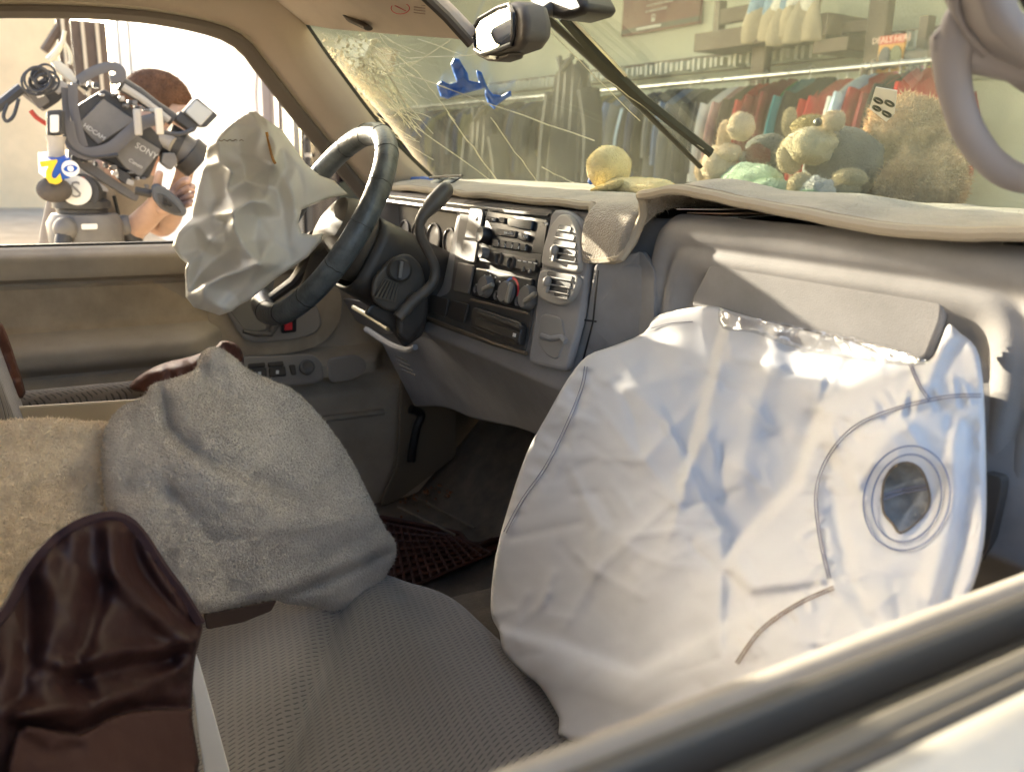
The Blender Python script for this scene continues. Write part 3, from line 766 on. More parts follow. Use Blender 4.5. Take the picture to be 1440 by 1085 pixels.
# instrument cluster in its recess
cl_c = Vector((-.50, .690, 1.39))
cl = MB().box(cl_c, (.29, .01, .115)).build('instrument_panel', DARKP, dash, bevel=.004)
for dx in (-.10, -.035, .035, .10):
    rr = .028 if abs(dx) < .05 else .024
    MB().lathe([(rr, 0), (rr, .004), (rr - .003, .005), (rr - .004, .001)], 24, frame(cl_c + Vector((dx, -.006, .005)), (0, -1, .1))).build('gauge', KNOB, dash)
# lower trim of the column opening, ashtray lip, brake release
STRIP = M('pale_strip', (.62, .52, .30), .35, .5)
MB().tube([ony(*p, .565) for p in ((497, 432), (522, 446), (546, 462))], .0045, 8).build('lower_trim', STRIP, dash)
plate('column_opening', [(484, 418), (520, 425), (556, 452), (560, 470), (540, 470), (505, 452)], lambda a, b: ony(a, b, .590), .006, (0, -1, 0), DARKP, dash, rnd=6, bevel=.002)
MB().tube(catmull([ony(*p, .575) for p in ((515, 463), (522, 467), (548, 484), (572, 492), (584, 488))], 5), .0055, 8).build('ashtray_lip', DASHV, dash)
for k in range(4):
    MB().tube([ony(556 + 3 * k, 500 + 6.5 * k, .60), ony(572 + 4 * k, 508 + 6.5 * k, .60)], .0016, 6).build('vent_rib', DARKB, dash)
# key-hole release at the lower right of the bolster
MB().lathe([(.011, 0), (.011, .004), (.008, .006), (.006, .002)], 18, frame(ony(775, 558, .64), (0, -1, 0))).build('lower_knob', DARKB, dash)

# ---- centre stack: everything traced on its sloping face
NS = tuple(STK_N)
stp = lambda off: (lambda px, py: stk(px, py, off))
stack = plate('centre_stack', [(656, 284), (788, 296), (772, 340), (752, 470), (744, 500), (700, 488), (602, 452), (606, 425), (640, 412)], stp(-.007), .010, NS, BEZEL, CAR, rnd=9, bevel=.004, seg=3)
for q in ([(664, 293), (683, 295), (676, 338), (656, 335)], [(655, 338), (675, 341), (670, 370), (648, 366)], [(647, 369), (669, 373), (661, 414), (640, 409)]):
    plate('blank_switch', q, stp(.008), .004, NS, M('switch_grey', (.15, .128, .105), .5, var=.1), stack, rnd=2, bevel=.0015)
hz = stk(667, 306, .0135); Th = axes(hz, stk(676, 307) - stk(660, 305), stk(667, 300) - stk(667, 312))
text('hazard_mark', '\u25B2', Th, .014, REDP, stack) if False else MB().prism([Th @ Vector(p) for p in ((-.004, -.003, 0), (.004, -.003, 0), (0, .004, 0))], NS and tuple(STK_N * .0005)).build('hazard_mark', REDP, stack, smooth=False)
# radio
radio = plate('radio', [(690, 297), (776, 309), (765, 378), (678, 361)], stp(.005), .006, NS, BLACK, CAR, rnd=4, bevel=.002)
RIM = M('radio_trim', (.06, .055, .05), .6, .25)
plate('radio_surround', [(687, 293), (776, 301), (772, 305), (690, 297)], stp(.012), .004, NS, RIM, radio, rnd=1)
def bt(q, nm='radio_button', mt=None, off=.011, th=.005, rnd=2): return plate(nm, q, stp(off), th, NS, mt or RIM, radio, rnd=rnd, bevel=.0008)
bt([(687, 305), (702, 307), (701, 313), (686, 311)]); bt([(706, 306), (714, 307), (713, 315), (705, 314)])
bt([(718, 307), (753, 311), (750, 325), (717, 319)], 'radio_display', M('radio_lcd', (.015, .018, .025), .12, .6))
bt([(732, 313), (750, 316), (749, 322), (731, 319)], 'display_segment', M('lcd_grey', (.16, .18, .23), .4), .0125, .001, 1)
bt([(702, 322), (730, 326), (728, 335), (700, 331)]); bt([(733, 328), (746, 330), (744, 340), (731, 338)])
for k in range(5):
    x0 = 697 + 9.6 * k; y0 = 337 + 1.5 * k
    bt([(x0, y0), (x0 + 8, y0 + 1.2), (x0 + 7, y0 + 11), (x0 - 1, y0 + 10)])
bt([(757, 312), (772, 314), (766, 358), (750, 356)], 'cassette_slot', M('slot_black', (.008, .007, .007), .3), .0085, .003)
def lettering(s, px, py, ex, size, name, parent, off=.0165, mat=WHITEP, up=(0, -12)):
    T = axes(stk(px, py, off), stk(px + ex[0], py + ex[1]) - stk(px, py), stk(px + up[0], py + up[1]) - stk(px, py))
    return text(name, s, T, size, mat, parent, .0002)
lettering('VOL', 694, 309, (10, 1.3), .0055, 'radio_lettering', radio); lettering('SEEK SCAN', 715, 328, (10, 1.3), .0052, 'radio_lettering', radio)
lettering('TUNE', 738.5, 333, (10, 1.3), .005, 'radio_lettering', radio); lettering('PWR', 768, 315, (10, 1.3), .005, 'radio_lettering', radio, .013)
for k in range(5): lettering(str(k + 1), 700.5 + 9.6 * k, 344 + 1.5 * k, (10, 1.3), .007, 'radio_lettering', radio)
def dial(px, py, r, h, nm, mat, parent, off=.009, n=24):
    T = frame(stk(px, py, off), NS)
    return MB().lathe([(r, 0), (r * .96, h * .8), (r * .85, h), (r * .4, h * .96), (.0005, h * .95)], n, T).build(nm, mat, parent)
dial(687, 332, .0125, .016, 'volume_knob', BLACK, radio)
bar = plate('radio_lower_bar', [(683, 352), (760, 366), (757, 384), (679, 368)], stp(.006), .007, NS, M('bar_dark', (.05, .042, .035), .4), radio, rnd=3)
dial(685, 357, .0085, .012, 'tone_knob', KNOB, radio, .012)
for px_, py_ in ((703, 364), (720, 370)):
    MB().lathe([(.0095, 0), (.0095, .003), (.0075, .004), (.006, .001)], 20, frame(stk(px_, py_, .012), NS)).build('tape_button', RIM, radio)
for px_, py_ in ((737, 379), (746, 381)): dial(px_, py_, .0035, .003, 'small_button', KNOB, radio, .012, 12)
for k in range(4): bt([(728 + 7.5 * k, 365 + 1.2 * k), (733 + 7.5 * k, 366 + 1.2 * k), (733 + 7.5 * k, 368 + 1.2 * k), (728 + 7.5 * k, 367 + 1.2 * k)], 'bar_mark', WHITEP, .0135, .0006, 0)
# heater control
hv = plate('heater_control', [(674, 377), (754, 393), (746, 437), (667, 418)], stp(.005), .006, NS, BLACK, CAR, rnd=3, bevel=.002)
plate('heater_rim', [(665, 420), (746, 440), (745, 443), (664, 423)], stp(.011), .005, NS, M('rim_brown', (.15, .11, .075), .4), hv, rnd=1)
for px_, py_, a in ((688, 404, .4), (717.5, 412, 1.5), (747, 419, .6)):
    dial(px_, py_, .0165, .013, 'heater_knob', KNOB, hv)
    T = frame(stk(px_, py_, .021), NS)
    MB().box((0, 0, .002), (.028, .006, .006), T @ Matrix.Rotation(a, 4, 'Z')).build('knob_grip', M('knob_pale', (.26, .23, .18), .35), hv, bevel=.0015)
for px_, py_ in ((672.5, 406.5), (701, 416), (731, 424)):
    MB().lathe([(.0075, 0), (.0075, .004), (.006, .005), (.0045, .002)], 20, frame(stk(px_, py_, .009), NS)).build('heater_button', KNOB, hv)
    MB().lathe([(.0028, 0), (.0028, .0008)], 12, frame(stk(px_, py_, .0118), NS)).build('button_mark', WHITEP, hv)
c0 = stk(717.5, 412, .0108); Tc = axes(c0, stk(727, 413.5) - stk(717.5, 412), stk(717.5, 400) - stk(717.5, 412))
for a0, a1, mt, nm in ((178, 95, BLUEP, 'cold_arc'), (92, -18, REDP, 'hot_arc')):
    mb = MB(); st = np.radians(np.linspace(a0, a1, 12)); vs = []; fs = []
    for i, a in enumerate(st):
        vs += [(.0195 * math.cos(a), .0195 * math.sin(a), 0), (.023 * math.cos(a), .023 * math.sin(a), 0)]
    fs = [(2 * i, 2 * i + 1, 2 * i + 3, 2 * i + 2) for i in range(11)]
    mb.add(vs, fs, Tc).build(nm, mt, hv, smooth=False, solid=.0006)
for px_, py_ in ((677, 393), (682, 388), (690, 387), (697, 390), (676, 399), (703, 396), (738, 406), (742, 401)):
    plate('dial_tick', [(px_ - 1, py_ - 1.5), (px_ + 1, py_ - 1), (px_ + 1, py_ + 1.5), (px_ - 1, py_ + 1)], stp(.0108), .0005, NS, WHITEP, hv, bevel=0)
# ashtray / cassette drawer under it
dr = plate('ashtray', [(674, 432), (742, 455), (738, 487), (668, 462)], stp(.006), .010, NS, DARKP, CAR, rnd=5, bevel=.002)
plate('drawer_lip', [(677, 437), (737, 459), (735, 463), (676, 441)], stp(.016), .007, NS, DARKB, dr, rnd=1, bevel=.0015)
plate('drawer_face', [(673, 446), (734, 468), (732, 482), (670, 459)], stp(.014), .004, NS, DARKP, dr, rnd=3, bevel=.0015)
plate('drawer_mark', [(722, 468), (726, 469), (725, 474), (721, 473)], stp(.0185), .0006, NS, WHITEP, dr, bevel=0)
plate('cup_holder_door', [(608, 414), (633, 421), (628, 446), (604, 438)], stp(.013), .004, NS, DARKP, stack, rnd=3)
plate('cup_holder_door', [(637, 422), (661, 428), (654, 455), (632, 447)], stp(.013), .004, NS, DARKP, stack, rnd=3)
MB().tube([stk(*p, .012) for p in ((600, 446), (640, 462), (700, 484), (740, 497))], .003, 8).build('lower_rim', M('rim_brown2', (.13, .095, .06), .4), stack)
# vent pod: plate with slatted vents
pod = plate('vent_pod', [(786, 297), (808, 297), (826, 312), (838, 345), (838, 372), (826, 450), (806, 524), (752, 512), (762, 440), (776, 340)], stp(.003), .012, NS, DASHV, CAR, rnd=10, bevel=.005, seg=3)
def vent(poly, slots, tab, nm='air_vent'):
    pv = plate(nm, poly, stp(.012), .010, NS, M('vent_grey', (.33, .30, .26), .5, .3), CAR, rnd=9, bevel=.003, seg=3)
    for (x0, y0, x1, y1, h) in slots:
        plate('vent_slot', [(x0, y0), (x1, y1), (x1 - h * .18, y1 + h), (x0 - h * .18, y0 + h)], stp(.0222), .0012, NS, BLACK, pv, rnd=h * .45, bevel=0)
        plate('vent_slat', [(x0 - 1, y0 + h + .2), (x1 + 1, y1 + h + .2), (x1 + 1 - .3, y1 + h + 2.2), (x0 - 1 - .3, y0 + h + 2.2)], stp(.0222), .004, NS, M('vent_grey', (0, 0, 0)), pv, rnd=1, bevel=.0008)
    T = frame(stk(*tab, .022), NS)
    MB().ball((0, 0, .006), (.005, .007, .006), T).box((0, -.008, .004), (.004, .012, .005), T).build('vent_tab', VINYL, pv)
    return pv
vent([(795, 303), (808, 303), (818, 318), (823, 345), (823, 386), (768, 376), (772, 350), (780, 322)], [(787, 316, 804, 319, 6.5), (783, 326, 809, 331, 6.5), (780, 337, 811, 342, 6.5), (778, 346.5, 811, 353, 6.5), (776, 356, 811, 362, 6.5)], (785, 353))
vent([(768, 379), (822, 389), (820, 405), (811, 424), (798, 432), (778, 428), (763, 418), (763, 400)], [(771, 381, 806, 388, 6.5), (769, 391, 804, 398, 6.5), (768, 400, 801, 407, 6.5), (781, 410, 800, 414, 6)], (775, 397))
plate('coin_tray', [(764, 440), (792, 446), (797, 478), (786, 507), (770, 500), (757, 478)], stp(.0135), .003, NS, M('recess_grey', (.24, .225, .21), .5), pod, rnd=8, bevel=.002)
MB().tube([stk(*p, .0168) for p in ((762, 472), (775, 476), (790, 474), (796, 480))], .004, 8).build('tray_lip', DASHV, pod)
# side cheek of the stack with its access panel
ck = [(840, 318), (905, 330), (925, 372), (924, 440), (905, 500), (838, 515), (806, 524), (830, 440), (840, 372)]
plate('side_cheek', [(842, 372), (908, 352), (926, 380), (925, 450), (905, 520), (806, 526), (830, 450)], lambda a, b: ony(a, b, .622 if a < 860 else .645), .006, (0, -1, 0), DASHV, CAR, rnd=6, bevel=.003)
MB().tube([ony(*p, .612) for p in ((775, 438), (800, 447), (838, 452))], .0012, 6).build('panel_joint', BLACK, pod)
MB().tube([ony(*p, .612) for p in ((841, 380), (834, 452), (815, 526))], .0012, 6).build('panel_joint', BLACK, pod)

# ---- passenger side of the dash: nested raised mouldings and the airbag lid
YP = .655
ring = [(.205, 1.484), (.66, 1.484), (.675, 1.40), (.665, 1.22), (.19, 1.22), (.19, 1.40)]
rp = [Vector((p[0], p[1], 0)) for p in ring]
def ring_at(inset):
    c = Vector((.43, 1.34, 0)); out = []
    for p in rp:
        d = p - c; out.append((c.x + d.x * (1 - inset / .235), c.y + d.y * (1 - inset / .13)))
    return round_poly(out, .05, 6)
prof = [(0, .004), (.005, -.010), (.012, -.015), (.024, -.014), (.028, -.008), (.033, -.008), (.038, -.013), (.050, -.011), (.062, .004), (.080, .008), (.10, .009)]
rings = [[(p.x, YP + h, p.y) for p in ring_at(i)] for i, h in prof]
mb = MB(); k = len(rings[0])
for r_ in rings: mb.v += [Vector(p) for p in r_]
for i in range(len(rings) - 1):
    for j in range(k): mb.f.append((i * k + j, i * k + (j + 1) % k, (i + 1) * k + (j + 1) % k, (i + 1) * k + j))
mb.f.append(tuple(range((len(rings) - 1) * k, len(rings) * k)))
ppad = mb.build('passenger_moulding', DASHV, CAR, bevel=0, sub=1)
plate('airbag_lid', [(1010, 362), (1318, 408), (1336, 424), (1334, 452), (1312, 506), (1290, 512), (980, 432), (980, 420)], lambda a, b: ony(a, b, .652), .008, (0, -1, .1), DASHV, CAR, rnd=10, bevel=.006, seg=4)
MB().box((.715, .70, 1.30), (.09, .02, .33)).build('end_panel', DASHV, CAR, bevel=.008)
plate('door_side_vent', [(1392, 660), (1420, 668), (1418, 690), (1400, 770), (1385, 790)], lambda a, b: ony(a, b, .63), .01, (0, -1, 0), BEZEL, CAR, rnd=8, bevel=.003)

# ---- steering column, wheel, lever
WC = Vector((-.385, .445, 1.432)); WT = R(33)
WU = Vector((0, math.sin(WT), math.cos(WT))); WN = Vector((0, -math.cos(WT), math.sin(WT)))     # up in the wheel plane, towards the driver
TW = Matrix((Vector((1, 0, 0)), WU, WN)).transposed().to_4x4()
TW = Matrix(((1, 0, 0), tuple((0, 0, 0)), (0, 0, 0))).to_4x4() if False else Matrix(((1, WU.x, -WN.x * -1, WC.x), (0, WU.y, WN.y, WC.y), (0, WU.z, WN.z, WC.z), (0, 0, 0, 1)))
rimR = .168
sw = MB().tube([TW @ Vector((rimR * math.cos(2 * PI * i / 64), rimR * math.sin(2 * PI * i / 64), 0)) for i in range(64)], .0178, 16, closed=True).build('steering_wheel', LEATH, CAR)
for i in range(15):
    a = 2 * PI * i / 15 + .05; c = TW @ Vector((rimR * math.cos(a), rimR * math.sin(a), 0)); tdir = (TW.to_3x3() @ Vector((-math.sin(a), math.cos(a), 0)))
    T = frame(c, tdir); MB().tube([T @ Vector((.0180 * math.cos(t * PI / 8), .0180 * math.sin(t * PI / 8), .0015 * math.sin(t * 1.7))) for t in range(16)], .0006, 5, closed=True).build('cover_seam', BLACK, sw)
hm = MB()
for a in (R(200), R(-20), R(250), R(290)):
    p0 = TW @ Vector((rimR * math.cos(a), rimR * math.sin(a), -.004)); p1 = TW @ Vector((.05 * math.cos(a), .05 * math.sin(a), -.025))
    MB().tube([p0, p0.lerp(p1, .5) + WN * -.008, p1], [.013, .016, .024], 10, flat=.6).build('spoke', DARKB, sw)
MB().lathe([(.055, -.095), (.066, -.06), (.066, -.035), (.055, -.012), (.03, -.006)], 28, TW).build('hub', DARKB, sw)
colA = Vector((-.385, .50, 1.385)); colB = Vector((-.385, .70, 1.275))
mbc = MB()
def col_fn(u, v):
    a = 2 * PI * u; c = colA.lerp(colB, v); ax = (colB - colA).normalized(); upv = ax.cross(Vector((1, 0, 0))) * -1
    ex = .070 + .008 * v; ez = .066 + .014 * v
    cx_ = math.copysign(abs(math.cos(a)) ** .55, math.cos(a)); cz_ = math.copysign(abs(math.sin(a)) ** .55, math.sin(a))
    return c + Vector((1, 0, 0)) * ex * cx_ + upv * ez * cz_
sc = mbc.grid(col_fn, 40, 14, closed_u=True).build('column_shroud', DARKP, CAR, solid=.006)
NX = Vector((.97, -.2, .1)).normalized()
xc = -.305
igp = [(522, 392), (548, 362), (572, 355), (590, 372), (597, 400), (566, 438), (540, 436), (520, 420)]
plate('ignition_housing', igp, lambda a, b: onx(a, b, xc), .016, NX, DARKB, CAR, rnd=10, bevel=.005, seg=3)
ig = frame(onx(561, 379, xc + .018), NX)
MB().lathe([(.020, -.006), (.020, .006), (.016, .009), (.012, .008), (.0005, .006)], 26, ig).build('ignition_switch', DARKP, sc)
MB().box((0, 0, .011), (.006, .026, .010), ig @ Matrix.Rotation(.3, 4, 'Z')).build('ignition_key', KNOB, sc, bevel=.001)
gq = [(540, 391), (561, 397), (556, 425), (525, 418)]
plate('grille_panel', gq, lambda a, b: onx(a, b, xc + .018), .003, NX, M('grille_brown', (.11, .09, .065), .5), sc, rnd=2)
for k in range(6):
    f = (k + .5) / 6
    a = Vector(gq[0]).lerp(Vector(gq[1]), f); b = Vector(gq[3]).lerp(Vector(gq[2]), f)
    MB().tube([onx(a.x, a.y + 2, xc + .022), onx(b.x, b.y - 2, xc + .022)], .0011, 5).build('grille_rib', DARKP, sc)
plate('lever_boot', [(556, 438), (578, 408), (600, 418), (598, 450), (572, 482), (556, 470)], lambda a, b: onx(a, b, -.29), .022, NX, DARKP, CAR, rnd=8, bevel=.008, seg=3)
plate('column_skirt', [(520, 425), (560, 440), (592, 425), (600, 440), (592, 470), (566, 488), (548, 462), (510, 440)], lambda a, b: onx(a, b, -.32), .02, NX, DARKP, CAR, rnd=6, bevel=.005)
lv = [(560, 447), (580, 425), (604, 404), (611, 390), (611, 374), (601, 352), (592, 333), (590, 318), (595, 303), (612, 284), (626, 268)]
lr = [.010, .009, .0085, .008, .008, .008, .0078, .0078, .0095, .0145, .0135]
lp = catmull([onx(*p, -.265) for p in lv], 5); lrr = [lr[min(10, i // 5)] * (1 - i % 5 / 5) + lr[min(10, i // 5 + 1)] * (i % 5 / 5) for i in range(len(lp))]
MB().tube(lp, lrr, 12).build('gear_lever', M('lever_grey', (.10, .085, .07), .45, .4, var=.2, vscale=30), CAR)
MB().ball(lp[-1], .0132).build('lever_tip', M('lever_grey', (0, 0, 0)), CAR)

# ---- pedals, kick panel, brake release
kp = plate('kick_panel', [(562, 520), (640, 560), (640, 640), (560, 700), (530, 712), (556, 650)], lambda a, b: onx(a, b, -.72), .01, XD, M('kick_vinyl', (.16, .125, .085), .6, bump=.2, bscale=400), CAR, rnd=10, bevel=.004)
MB().tube(catmull([onx(*p, -.70) for p in ((577, 575), (592, 582), (586, 600), (580, 630), (578, 648))], 5), [.010] * 21, 8).build('kick_recess', BLACK, kp)
pd = plate('brake_pedal', [(684, 642), (728, 655), (724, 690), (680, 668)], lambda a, b: ony(a, b, .93), .02, (0, -.8, .6), RUBBER, CAR, rnd=5, bevel=.006)
for k in range(4):
    a = Vector((690 + k * 9, 646 + k * 3)); b = Vector((687 + k * 9, 668 + k * 5))
    MB().tube([ony(a.x, a.y, .915), ony(b.x, b.y, .915)], .002, 5).build('pedal_rib', BLACK, pd)
MB().tube([ony(705, 645, .94), ony(712, 600, .98), ony(715, 560, 1.0)], .010, 8).build('pedal_arm', BLACK, CAR)

# ---- seats
def cushion(name, fn, nu, nv, mat, parent=CAR, **k): return MB().grid(fn, nu, nv).build(name, mat, parent, **k)
def seat_fn(x0, x1, y0, y1, zt, drop, rf=.10, wav=.01, seed=0):
    def fn(u, v):
        x = x0 + (x1 - x0) * u; y = y0 + (y1 - y0) * v
        def corner(t, w): return 1 - math.sqrt(max(0, 1 - max(0, (abs(2 * t - 1) - (1 - w)) / w) ** 2))
        wx = min(.9, 2 * rf / (x1 - x0)); wy = min(.9, 2 * rf / (y1 - y0))
        e = max(corner(u, wx), corner(v, wy) if v > .5 else 0)
        # rounded plan corner at the front
        z = zt + wav * noise.noise(Vector((x * 5 + seed, y * 5, 0))) - drop * e ** 1.0
        z += .012 * math.exp(-((y - (y1 - .16)) / .05) ** 2) * (1 - e) - .013 * math.exp(-(((x * .6 + y) - .33) / .016) ** 2) + .006 * math.exp(-(((x * .6 + y) - .38) / .04) ** 2)
        return Vector((x, y, z))
    return fn
def plan_round(fn, x0, x1, y1, r):
    def g(u, v):
        p = fn(u, v)
        for cx_, s in ((x0 + r, -1), (x1 - r, 1)):
            if (p.x - cx_) * s > 0 and p.y > y1 - r:
                d = Vector((p.x - cx_, p.y - (y1 - r), 0)); m_ = max(abs(d.x), abs(d.y))
                if d.length > 1e-6: q = d.normalized() * m_; p.x = cx_ + q.x; p.y = y1 - r + q.y
        return p
    return g
fnp = plan_round(seat_fn(-.125, .66, -.35, .535, .962, .20, rf=.075), -.125, .66, .535, .17)
ps = cushion('passenger_seat', fnp, 120, 120, SEATW, solid=.02)
fnd = plan_round(seat_fn(-.68, -.13, -.35, .50, .955, .20, seed=4), -.68, -.13, .50, .12)
ds = cushion('driver_seat', fnd, 70, 80, SEATW2, solid=.02)
# the folded centre seat back that carries the towel, and the driver seat back bolster beyond
MB().box((-.20, -.12, 1.06), (.18, .46, .22)).build('centre_seat_back', SEATW2, CAR, bevel=.06, seg=4)
MB().tube([onx(p[0], p[1], -.50) for p in ((-120, 588), (0, 572), (110, 561), (215, 549), (240, 556))], [.026, .026, .026, .024, .010], 16, flat=.8).build('seat_back_bolster', SEATW2, CAR)
MB().prism([(-.66, .035, .98), (-.66, -.11, .98), (-.66, -.22, 1.60), (-.66, -.09, 1.60)], (.48, 0, 0)).build('driver_seat_back', SEATW2, CAR, bevel=.05, seg=4)
MB().box((-.42, -.17, 1.68), (.27, .10, .15)).build('driver_head_rest', SEATW2, CAR, bevel=.04, seg=4)
MB().prism([(.16, -.035, .98), (.16, -.16, .98), (.16, -.27, 1.56), (.16, -.14, 1.56)], (.48, 0, 0)).build('passenger_seat_back', SEATW, CAR, bevel=.05, seg=4)
MB().box((.40, -.22, 1.64), (.27, .10, .15)).build('passenger_head_rest', SEATW, CAR, bevel=.04, seg=4)
MB().box((0, -1.15, 1.05), (1.3, .2, .75)).build('rear_seat_back', SEATW2, CAR, bevel=.06, seg=3)
plate('seat_base_panel', [(-80, 578), (215, 560), (240, 600), (150, 620), (-80, 640)], lambda a, b: onx(a, b, -.40), .02, (1, 0, .3), M('bolster_vinyl', (.50, .40, .26), .5), CAR, rnd=8, bevel=.006)

# ---- passenger door: inner crest, glass slot and outer skin, close to the lens
PD = [(.745, 1.05), (.750, 1.26), (.758, 1.315), (.772, 1.340), (.789, 1.3555), (.799, 1.3545), (.804, 1.338)]
pdoor = MB().grid(lambda u, v: Vector((PD[round(v * 6)][0], -.5 + 1.25 * u, PD[round(v * 6)][1])), 20, 7).build('passenger_door', M('sill_vinyl', (.30, .272, .235), .5, .35, bump=.2, bscale=700, var=.15, vscale=12, bdist=.0005), CAR, sub=1)
MB().box((.8085, .12, 1.350), (.0075, 1.25, .022)).build('inner_window_seal', M('seal_brown', (.07, .062, .052), .6), pdoor, bevel=.002)
MB().box((.8215, .12, 1.343), (.005, 1.25, .018)).build('window_glass_edge', BLACK, pdoor, bevel=.001)
MB().box((.8345, .12, 1.350), (.010, 1.25, .020)).build('outer_window_seal', M('seal_olive', (.12, .108, .088), .5), pdoor, bevel=.003)
MB().box((.8435, .12, 1.353), (.007, 1.25, .016)).build('outer_seal_lip', M('seal_brown', (0, 0, 0)), pdoor, bevel=.003)
SK = [(.848, 1.3605), (.856, 1.363), (.88, 1.352), (.905, 1.315), (.925, 1.2), (.93, .75)]
MB().grid(lambda u, v: Vector((SK[round(v * 5)][0], -.5 + 1.25 * u, SK[round(v * 5)][1])), 8, 6).build('outer_skin', PAINT, pdoor, sub=2)

# ------------------------------------------------------------------ AIRBAGS (parts of the car)
def ctrl_y(rows): return [(a, b, ony(a, b, y)) for a, b, y in rows]
def ctrl_x(rows): return [(a, b, onx(a, b, x)) for a, b, x in rows]
r2 = random.Random(11)
def jitter_net(x0, y0, x1, y1, s, amp, rr=r2):
    out = []
    y = y0
    while y <= y1:
        x = x0
        while x <= x1:
            out.append((x + rr.uniform(-.42, .42) * s, y + rr.uniform(-.42, .42) * s, rr.uniform(-amp, amp))); x += s
        y += s
    return out
pb_ol = [(1000, 430), (1030, 438), (1090, 455), (1180, 476), (1265, 500), (1305, 508), (1322, 482), (1334, 456), (1350, 468), (1372, 488), (1382, 530), (1386, 620), (1387, 720), (1380, 785), (1362, 840), (1330, 900), (1240, 955), (1100, 1005), (960, 1045), (800, 1040), (786, 1008), (760, 965), (735, 945), (708, 915), (702, 888), (692, 868), (690, 840), (697, 780), (714, 715), (740, 638), (770, 582), (800, 530), (826, 500), (860, 487), (905, 468), (920, 447), (950, 436)]
pb_f = Field(ctrl_y([(920, 450, .625), (1030, 436, .63), (1330, 460, .625), (1385, 560, .585), (1385, 700, .55), (1370, 800, .50), (830, 500, .59), (740, 620, .535), (712, 750, .50), (690, 840, .478), (705, 890, .462), (790, 1012, .435),
                     (880, 560, .565), (1000, 520, .60), (1100, 600, .585), (950, 760, .50), (1060, 740, .525), (1200, 540, .60), (1250, 620, .555), (1280, 700, .545), (1130, 770, .505), (1100, 900, .415), (950, 975, .415), (830, 880, .475), (1250, 840, .46)]),
             folds=[([(1022, 440), (1000, 540), (965, 660)], -.008, 40, 2), ([(965, 640), (990, 690), (1022, 742), (1018, 865)], .007, 45, 2),
                    ([(803, 657), (841, 742), (838, 803)], .007, 7, 1), ([(838, 803), (949, 703)], .006, 8, 1), ([(718, 757), (818, 734)], -.005, 6, 1), ([(838, 807), (795, 880)], .005, 7, 1), ([(838, 803), (905, 840)], .004, 7, 1),
                    ([(720, 640), (905, 646)], .005, 8, 1), ([(905, 646), (985, 560), (1010, 520)], .005, 10, 1), ([(905, 646), (880, 560)], -.004, 8, 1), ([(949, 703), (905, 646)], .004, 7, 1), ([(949, 703), (1000, 600)], .005, 8, 1),
                    ([(1150, 590), (1120, 680), (1040, 765), (1020, 798), (1055, 832), (1160, 820)], -.010, 40, 2),
                    ([(695, 882), (780, 903), (895, 946), (1010, 885), (1157, 826)], .012, 34, 2), ([(760, 925), (880, 975), (1000, 930), (1120, 860)], .012, 30),
                    ([(1205, 500), (1150, 590)], -.010, 18), ([(1090, 470), (1060, 600), (1040, 680)], .008, 20), ([(1330, 470), (1310, 520), (1300, 560)], .010, 14), ([(1340, 620), (1345, 700), (1310, 830)], .010, 20), ([(1365, 600), (1352, 760), (1320, 860)], -.008, 10),
                    ([(1170, 700), (1190, 800), (1230, 880)], -.006, 12), ([(840, 530), (905, 560), (940, 600)], .004, 7, 1), ([(870, 500), (900, 540), (1000, 520)], .004, 8, 1)],
             facets=jitter_net(640, 380, 1460, 1100, 84, .0085), rand=jitter_net(640, 380, 1460, 1100, 34, .0022), nz=((.0012, 60, 3),))
for line in ([(824, 515), (818, 545), (798, 595), (768, 655), (735, 702), (710, 748)], [(1380, 556), (1330, 558), (1262, 574), (1205, 598), (1167, 638), (1148, 690), (1153, 755), (1166, 812)], [(1172, 826), (1120, 850), (1070, 886), (1036, 932)], [(1280, 512), (1307, 562)]):
    q = resample([Vector((*p, 0)) for p in line], max(4, int(sum((Vector(a) - Vector(b)).length for a, b in zip(line, line[1:])) / 9)))
    for i, p in enumerate(q[:-1]):
        t = (q[i + 1] - p).normalized(); n_ = Vector((-t.y, t.x, 0)); a = r2.uniform(-.7, .7); n_ = (n_ + t * a).normalized()
        l1, l2 = r2.uniform(4, 30), r2.uniform(3, 16)
        pb_f.folds.append(([tuple((p + n_ * l1)[:2]), tuple((p - n_ * l2)[:2])], r2.choice((-1, 1)) * r2.uniform(.002, .005), r2.uniform(2.5, 4.5)))
for i in range(110):
    p = (r2.uniform(720, 1370), r2.uniform(460, 930)); a = r2.uniform(0, PI); l = r2.uniform(18, 85)
    pb_f.folds.append(([p, (p[0] + math.cos(a) * l * .5 + r2.uniform(-6, 6), p[1] + math.sin(a) * l * .5), (p[0] + math.cos(a) * l, p[1] + math.sin(a) * l)], r2.choice((-1, 1, 1)) * r2.uniform(.002, .0055), r2.uniform(3, 6), 1))
hole = [(1240, 702), (1244, 675), (1257, 656), (1276, 650), (1294, 659), (1304, 680), (1308, 704), (1301, 722), (1286, 737), (1266, 749), (1255, 736), (1243, 722)]
pbag = relief('passenger_airbag', pb_ol, pb_f, BAGW, CAR, step=4.5, th=.030, edge=(9, .008), smooth_n=3, holes=[hole], iters=1)
seam_on(pb_f, [(824, 515), (818, 545), (798, 595), (768, 655), (735, 702), (710, 748)], 'seam', SEAM, pbag, r=.00055, gap=1.8)
seam_on(pb_f, [(1380, 556), (1330, 558), (1262, 574), (1205, 598), (1167, 638), (1148, 690), (1153, 755), (1166, 812)], 'seam', SEAM, pbag, r=.00055, gap=1.9)
seam_on(pb_f, [(1172, 826), (1120, 850), (1070, 886), (1036, 932)], 'seam', M('brown_thread', (.28, .2, .15), .8), pbag, r=.00055, gap=1.9)
seam_on(pb_f, [(1280, 512), (1292, 540), (1307, 562)], 'seam', SEAM, pbag, r=.0005, gap=1.6)
